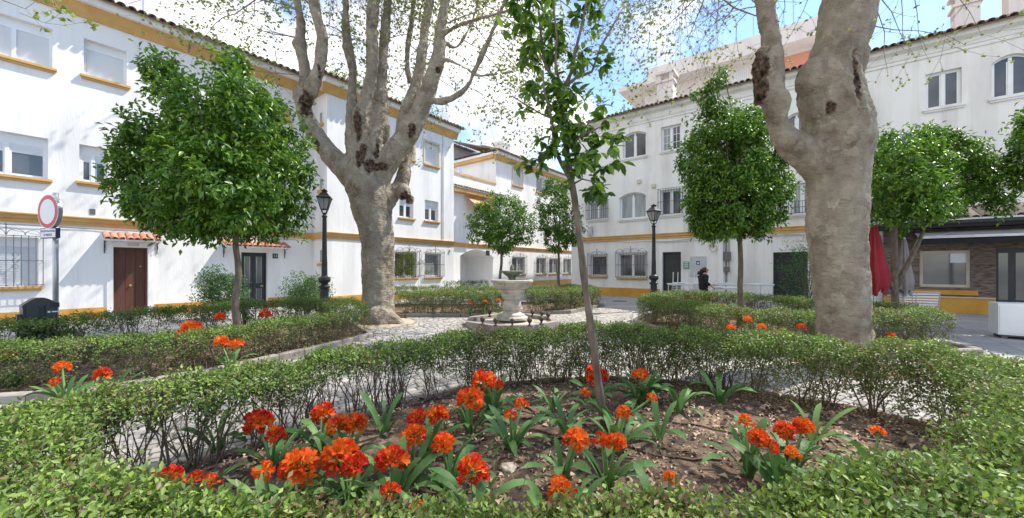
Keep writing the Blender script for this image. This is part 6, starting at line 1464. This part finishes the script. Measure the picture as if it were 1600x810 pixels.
leg_table((1137-800)/F*13.9, 13.9, .05, 'nearest white table, its legs showing above the hedge left of the orange tree trunk', 1.13)
# ------------------------------------------------------------------ bar terrace: chairs, closed parasols, white box
def slat_chair(px, py, Y, rz, label):
    x = (px-800)/F*Y; t = thing('slatted_chair', label, 'chair', (x, Y, 0), rz, 'white slatted chairs by the bar')
    fr = MB()
    for s_ in (-1, 1):
        fr.tube([(s_*.27,.24,0),(s_*.27,.22,.44),(s_*.27,.30,.88)], .016, 7); fr.tube([(s_*.27,-.24,0),(s_*.27,-.22,.44),(s_*.27,-.2,.64),(s_*.27,.22,.66)], .016, 7)
    fr.tube([(-.27,.30,.88),(.27,.30,.88)], .016, 7); fr.tube([(-.27,-.22,.43),(.27,-.22,.43)], .014, 7); fr.tube([(-.27,.22,.43),(.27,.22,.43)], .014, 7); fr.build('frame', M['steel'], t)
    for k in range(5): MB().box((-.26, .228+k*.014, .50+k*.075), (.26, .240+k*.014, .545+k*.075)).build('slat', M['white'], t)
    for k in range(7): MB().box((-.26, -.22+k*.062, .448), (.26, -.22+k*.062+.048, .460)).build('slat', M['white'], t)
    return t
slat_chair(1403, 0, 11.0, R(160), 'white slatted chair behind the orange tree stem by the red parasol'); slat_chair(1439, 0, 10.8, R(-28+180), 'white slatted chair nearest the bar window')
def closed_parasol(px, Y, z0, z1, r, m, label, seed, squash=.6):
    x = (px-800)/F*Y; t = thing('closed_parasol', label, 'parasol', (x, Y, 0), .4)
    MB().tube([(0,0,.06),(0,0,z1+.06)], .022, 8).build('pole', M['steel'], t)
    MB().lathe([(.001,0),(.25,0),(.25,.05),(.06,.07),(.001,.07)], 16).build('base', M['iron_g'], t)
    mb = MB(); n = 32; K = 12; rd = random.Random(seed)
    for i in range(K+1):
        f_ = i/K; z = z0+(z1-z0)*f_; rr = r*(.35+1.1*(1-f_)**.5*min(1, .35+f_*3))*(.25+.75*(1-f_))+.03
        for k in range(n):
            a = 2*math.pi*k/n; q_ = rr*(1+.24*math.cos(a*8+f_*1.5)); mb.v.append((q_*math.cos(a), q_*math.sin(a)*squash, z+(.10*math.cos(a*4) if i == 0 else 0)))
    for i in range(K):
        for k in range(n): mb.f.append((i*n+k, i*n+(k+1)%n, (i+1)*n+(k+1)%n, (i+1)*n+k)); mb.mi.append(0)
    mb.build('canopy', m, t, smooth=True); MB().tube([(r*.3,0,z0+.5),(0,r*.25,z0+.5),(-r*.3,0,z0+.5)], .01, 5).build('tie_strap', m, t); return t
closed_parasol(1366, 9.5, .95, 2.62, .33, M['redc'], 'folded red parasol hanging beside the right plane trunk', 2)
closed_parasol(1413, 10.7, .85, 2.35, .22, M['greyc'], 'folded grey parasol between the orange tree stem and the bar window', 3)
wb = thing('white_cabinet', 'white counter box on castors standing in front of the bar door', 'cabinet', (*PX(1606, 528, 8.25).xy, 0), R(-37.6))
MB().chbox((-.48,-.28,.10),(.75,.28,.78), .012).build('body', M['white'], wb)
for k in range(3): MB().box((-.46+k*.40,-.292,.14),(-.46+k*.40+.38,-.2805,.74)).build('panel', M['white'], wb)
for x_ in (-.38, .65):
    for y_ in (-.2, .2): 
        q = MB().lathe([(.001,-.02),(.045,-.02),(.045,.02),(.001,.02)], 14).build('castor', M['iron_g'], wb, (x_, y_, .046)); q.rotation_euler = (R(90), 0, 0)
MB().box((-.42,-.25,.07),(.69,.25,.0995)).build('base_plate', M['iron_g'], wb)
# second stem of the tree by the bar is part of that tree
tb = [o for o in bpy.data.objects if o.name.startswith('orange_tree') and 'slatted' in o.get('label', '')][0]
MB().tube([(.03,0,1.05),(.22,-.03,1.5),(.48,-.02,1.95),(.75,0,2.5)], [.075,.06,.055,.04], 8).build('stem', M['bark_c'], tb, smooth=True)
MB().tube([(-.02,0,1.0),(-.22,.03,1.35),(-.3,0,1.8),(-.4,0,2.4)], [.07,.05,.045,.03], 8).build('stem', M['bark_c'], tb, smooth=True)
# lantern by the arch
lt = MB().lathe([(.001,0),(.07,.02),(.12,.22),(.13,.23),(.06,.3),(.001,.33)], 4, sides_rot=R(45)); lo = PA.O+PA.d*PA.s(775)+PA.n*.25
q = lt.build('wall_lantern', M['iron'], None, (lo.x, lo.y, 2.5)); tag(q, 'small black wall lantern right of the arched passage', 'lantern')
# ------------------------------------------------------------------ the woman in black
def skin_body(name, joints, edges, rad, material, parent, sub=2):
    me = bpy.data.meshes.new(name); me.from_pydata([tuple(j) for j in joints], edges, []); o = bpy.data.objects.new(name, me); col.objects.link(o)
    o.modifiers.new('s', 'SKIN'); o.modifiers.new('u', 'SUBSURF').levels = sub
    sv = me.skin_vertices[0].data
    for i, r in enumerate(rad): sv[i].radius = r if hasattr(r, '__len__') else (r, r)
    sv[0].use_root = True
    m2 = evald(o); bpy.data.objects.remove(o); m2.materials.clear(); m2.materials.append(material); m2.name = name
    m2.polygons.foreach_set('use_smooth', [True]*len(m2.polygons)); return link(name, m2, parent)
pr = thing('person', 'woman in a black hooded jacket and sunglasses walking right behind the hedge', 'person', ((1099-800)/F*13.6, 13.6, 0))
pr.rotation_euler = (0, 0, R(-6)); H_ = 1.575
J = [(0,0,.86),(0,0,1.02),(.01,0,1.2),(.01,0,1.30),(.03,0,1.37),(.05,0,1.43),(.06,0,1.50),
     (0,.09,.84),(.05,.09,.46),(.02,.09,.09),(.14,.09,.03), (0,-.09,.84),(.14,-.09,.47),(.02,-.09,.12),(.14,-.09,.05),
     (.0,.17,1.27),(-.03,.21,1.02),(.10,.20,.83),(.14,.19,.77), (.0,-.17,1.27),(.0,-.21,1.02),(.18,-.19,.92),(.23,-.18,.88)]
E_ = [(0,1),(1,2),(2,3),(3,4),(4,5),(5,6),(0,7),(7,8),(8,9),(9,10),(0,11),(11,12),(12,13),(13,14),(3,15),(15,16),(16,17),(17,18),(3,19),(19,20),(20,21),(21,22)]
RD = [(.13,.16),(.12,.15),(.12,.16),(.09,.12),.05,(.075,.07),(.08,.075),.09,.06,.04,.035,.09,.06,.04,.035,.055,.042,.032,.03,.055,.042,.032,.03]
nb = len(J)
for s_, wi in ((1, 18), (-1, 22)):
    wpos = Vector(J[wi])
    for k, (l_, off) in enumerate(((.075,-.03),(.085,-.01),(.08,.012),(.065,.03))):
        a = len(J); J += [tuple(wpos+Vector((.04,off,-.03))), tuple(wpos+Vector((.04+l_*.5,off,-.055))), tuple(wpos+Vector((.03+l_*.6,off*.9,-.09)))]; E_ += [(wi,a),(a,a+1),(a+1,a+2)]; RD += [.010,.009,.007]
    a = len(J); J += [tuple(wpos+Vector((.02,-s_*.035,-.01))), tuple(wpos+Vector((.055,-s_*.05,-.03)))]; E_ += [(wi,a),(a,a+1)]; RD += [.011,.008]
skin_body('body', J, E_, RD, M['skin'], pr, 1)
# jacket, hood, trousers, shoes
JJ = [(0,0,.70),(0,0,.98),(.0,0,1.14),(.0,0,1.28),(.0,0,1.35),(.0,.19,1.27),(-.03,.235,1.03),(.09,.215,.86),(.0,-.19,1.27),(.0,-.235,1.03),(.15,-.21,.94)]
skin_body('jacket', JJ, [(0,1),(1,2),(2,3),(3,4),(3,5),(5,6),(6,7),(3,8),(8,9),(9,10)], [(.17,.20),(.165,.20),(.16,.20),(.14,.17),(.08,.09),.085,.07,.06,.085,.07,.06], M['black'], pr, 2)
skin_body('hood', [(-.10,0,1.33),(-.10,.06,1.37),(-.10,-.06,1.37),(-.06,.09,1.33),(-.06,-.09,1.33)], [(0,1),(0,2),(1,3),(2,4)], [.075,.06,.06,.05,.05], M['black'], pr, 2)
for s_, kn, an in ((1,(.05,.09,.46),(.02,.09,.10)), (-1,(.14,-.09,.47),(.02,-.09,.13))):
    skin_body('trouser_leg', [(0,s_*.09,.86), kn, an], [(0,1),(1,2)], [.105,.075,.06], M['trouser'], pr, 2)
    MB().chbox((an[0]-.07, an[1]-.045, an[2]-.10), (an[0]+.19, an[1]+.045, an[2]-.03), .02).build('shoe', M['black'], pr)
hb = bmesh.new(); bmesh.ops.create_icosphere(hb, subdivisions=3, radius=1)
for v in hb.verts: v.co = Vector((v.co.x*.105+.035, v.co.y*.088, v.co.z*.105+1.475)); 
for v in list(hb.verts):
    if v.co.x > .075 and v.co.z < 1.54: v.co.x = .075-.02*(v.co.x-.075)
me = bpy.data.meshes.new('hair'); hb.to_mesh(me); hb.free(); me.materials.append(M['hair']); me.polygons.foreach_set('use_smooth', [True]*len(me.polygons)); link('hair', me, pr)
MB().lathe([(.001,-.05),(.035,-.03),(.045,0),(.03,.035),(.001,.045)], 12, (-.08, 0, 1.47)).build('hair_bun', M['hair'], pr, smooth=True)
fc = bmesh.new(); bmesh.ops.create_icosphere(fc, subdivisions=3, radius=1)
for v in fc.verts:
    c_ = v.co.copy(); x = .075+c_.x*.075; z = 1.455+c_.z*.105; y = c_.y*.068
    if c_.x > .2: x += .022*math.exp(-((z-1.455)/.022)**2-(y/.016)**2)+.008*math.exp(-((z-1.405)/.012)**2-(y/.03)**2)-.008*math.exp(-((z-1.48)/.014)**2)
    v.co = (x, y, z)
me = bpy.data.meshes.new('face'); fc.to_mesh(me); fc.free(); me.materials.append(M['skin']); me.polygons.foreach_set('use_smooth', [True]*len(me.polygons)); link('face', me, pr)
q = MB(); q.box((.135,-.066,1.465),(.152,-.012,1.50)); q.box((.135,.012,1.465),(.152,.066,1.50)); q.box((.140,-.012,1.485),(.150,.012,1.492)); q.tube([(.14,-.068,1.485),(.05,-.088,1.485)], .004, 4); q.tube([(.14,.068,1.485),(.05,.088,1.485)], .004, 4); q.build('sunglasses', M['iron'], pr)
MB().lathe([(.001,-.006),(.018,0),(.001,.006)], 10, (.045,-.086,1.45)).build('ear', M['skin'], pr)
q = MB(); q.box((.149,-.028,1.398),(.155,.028,1.408)); q.build('mouth', M['sign_r'], pr)
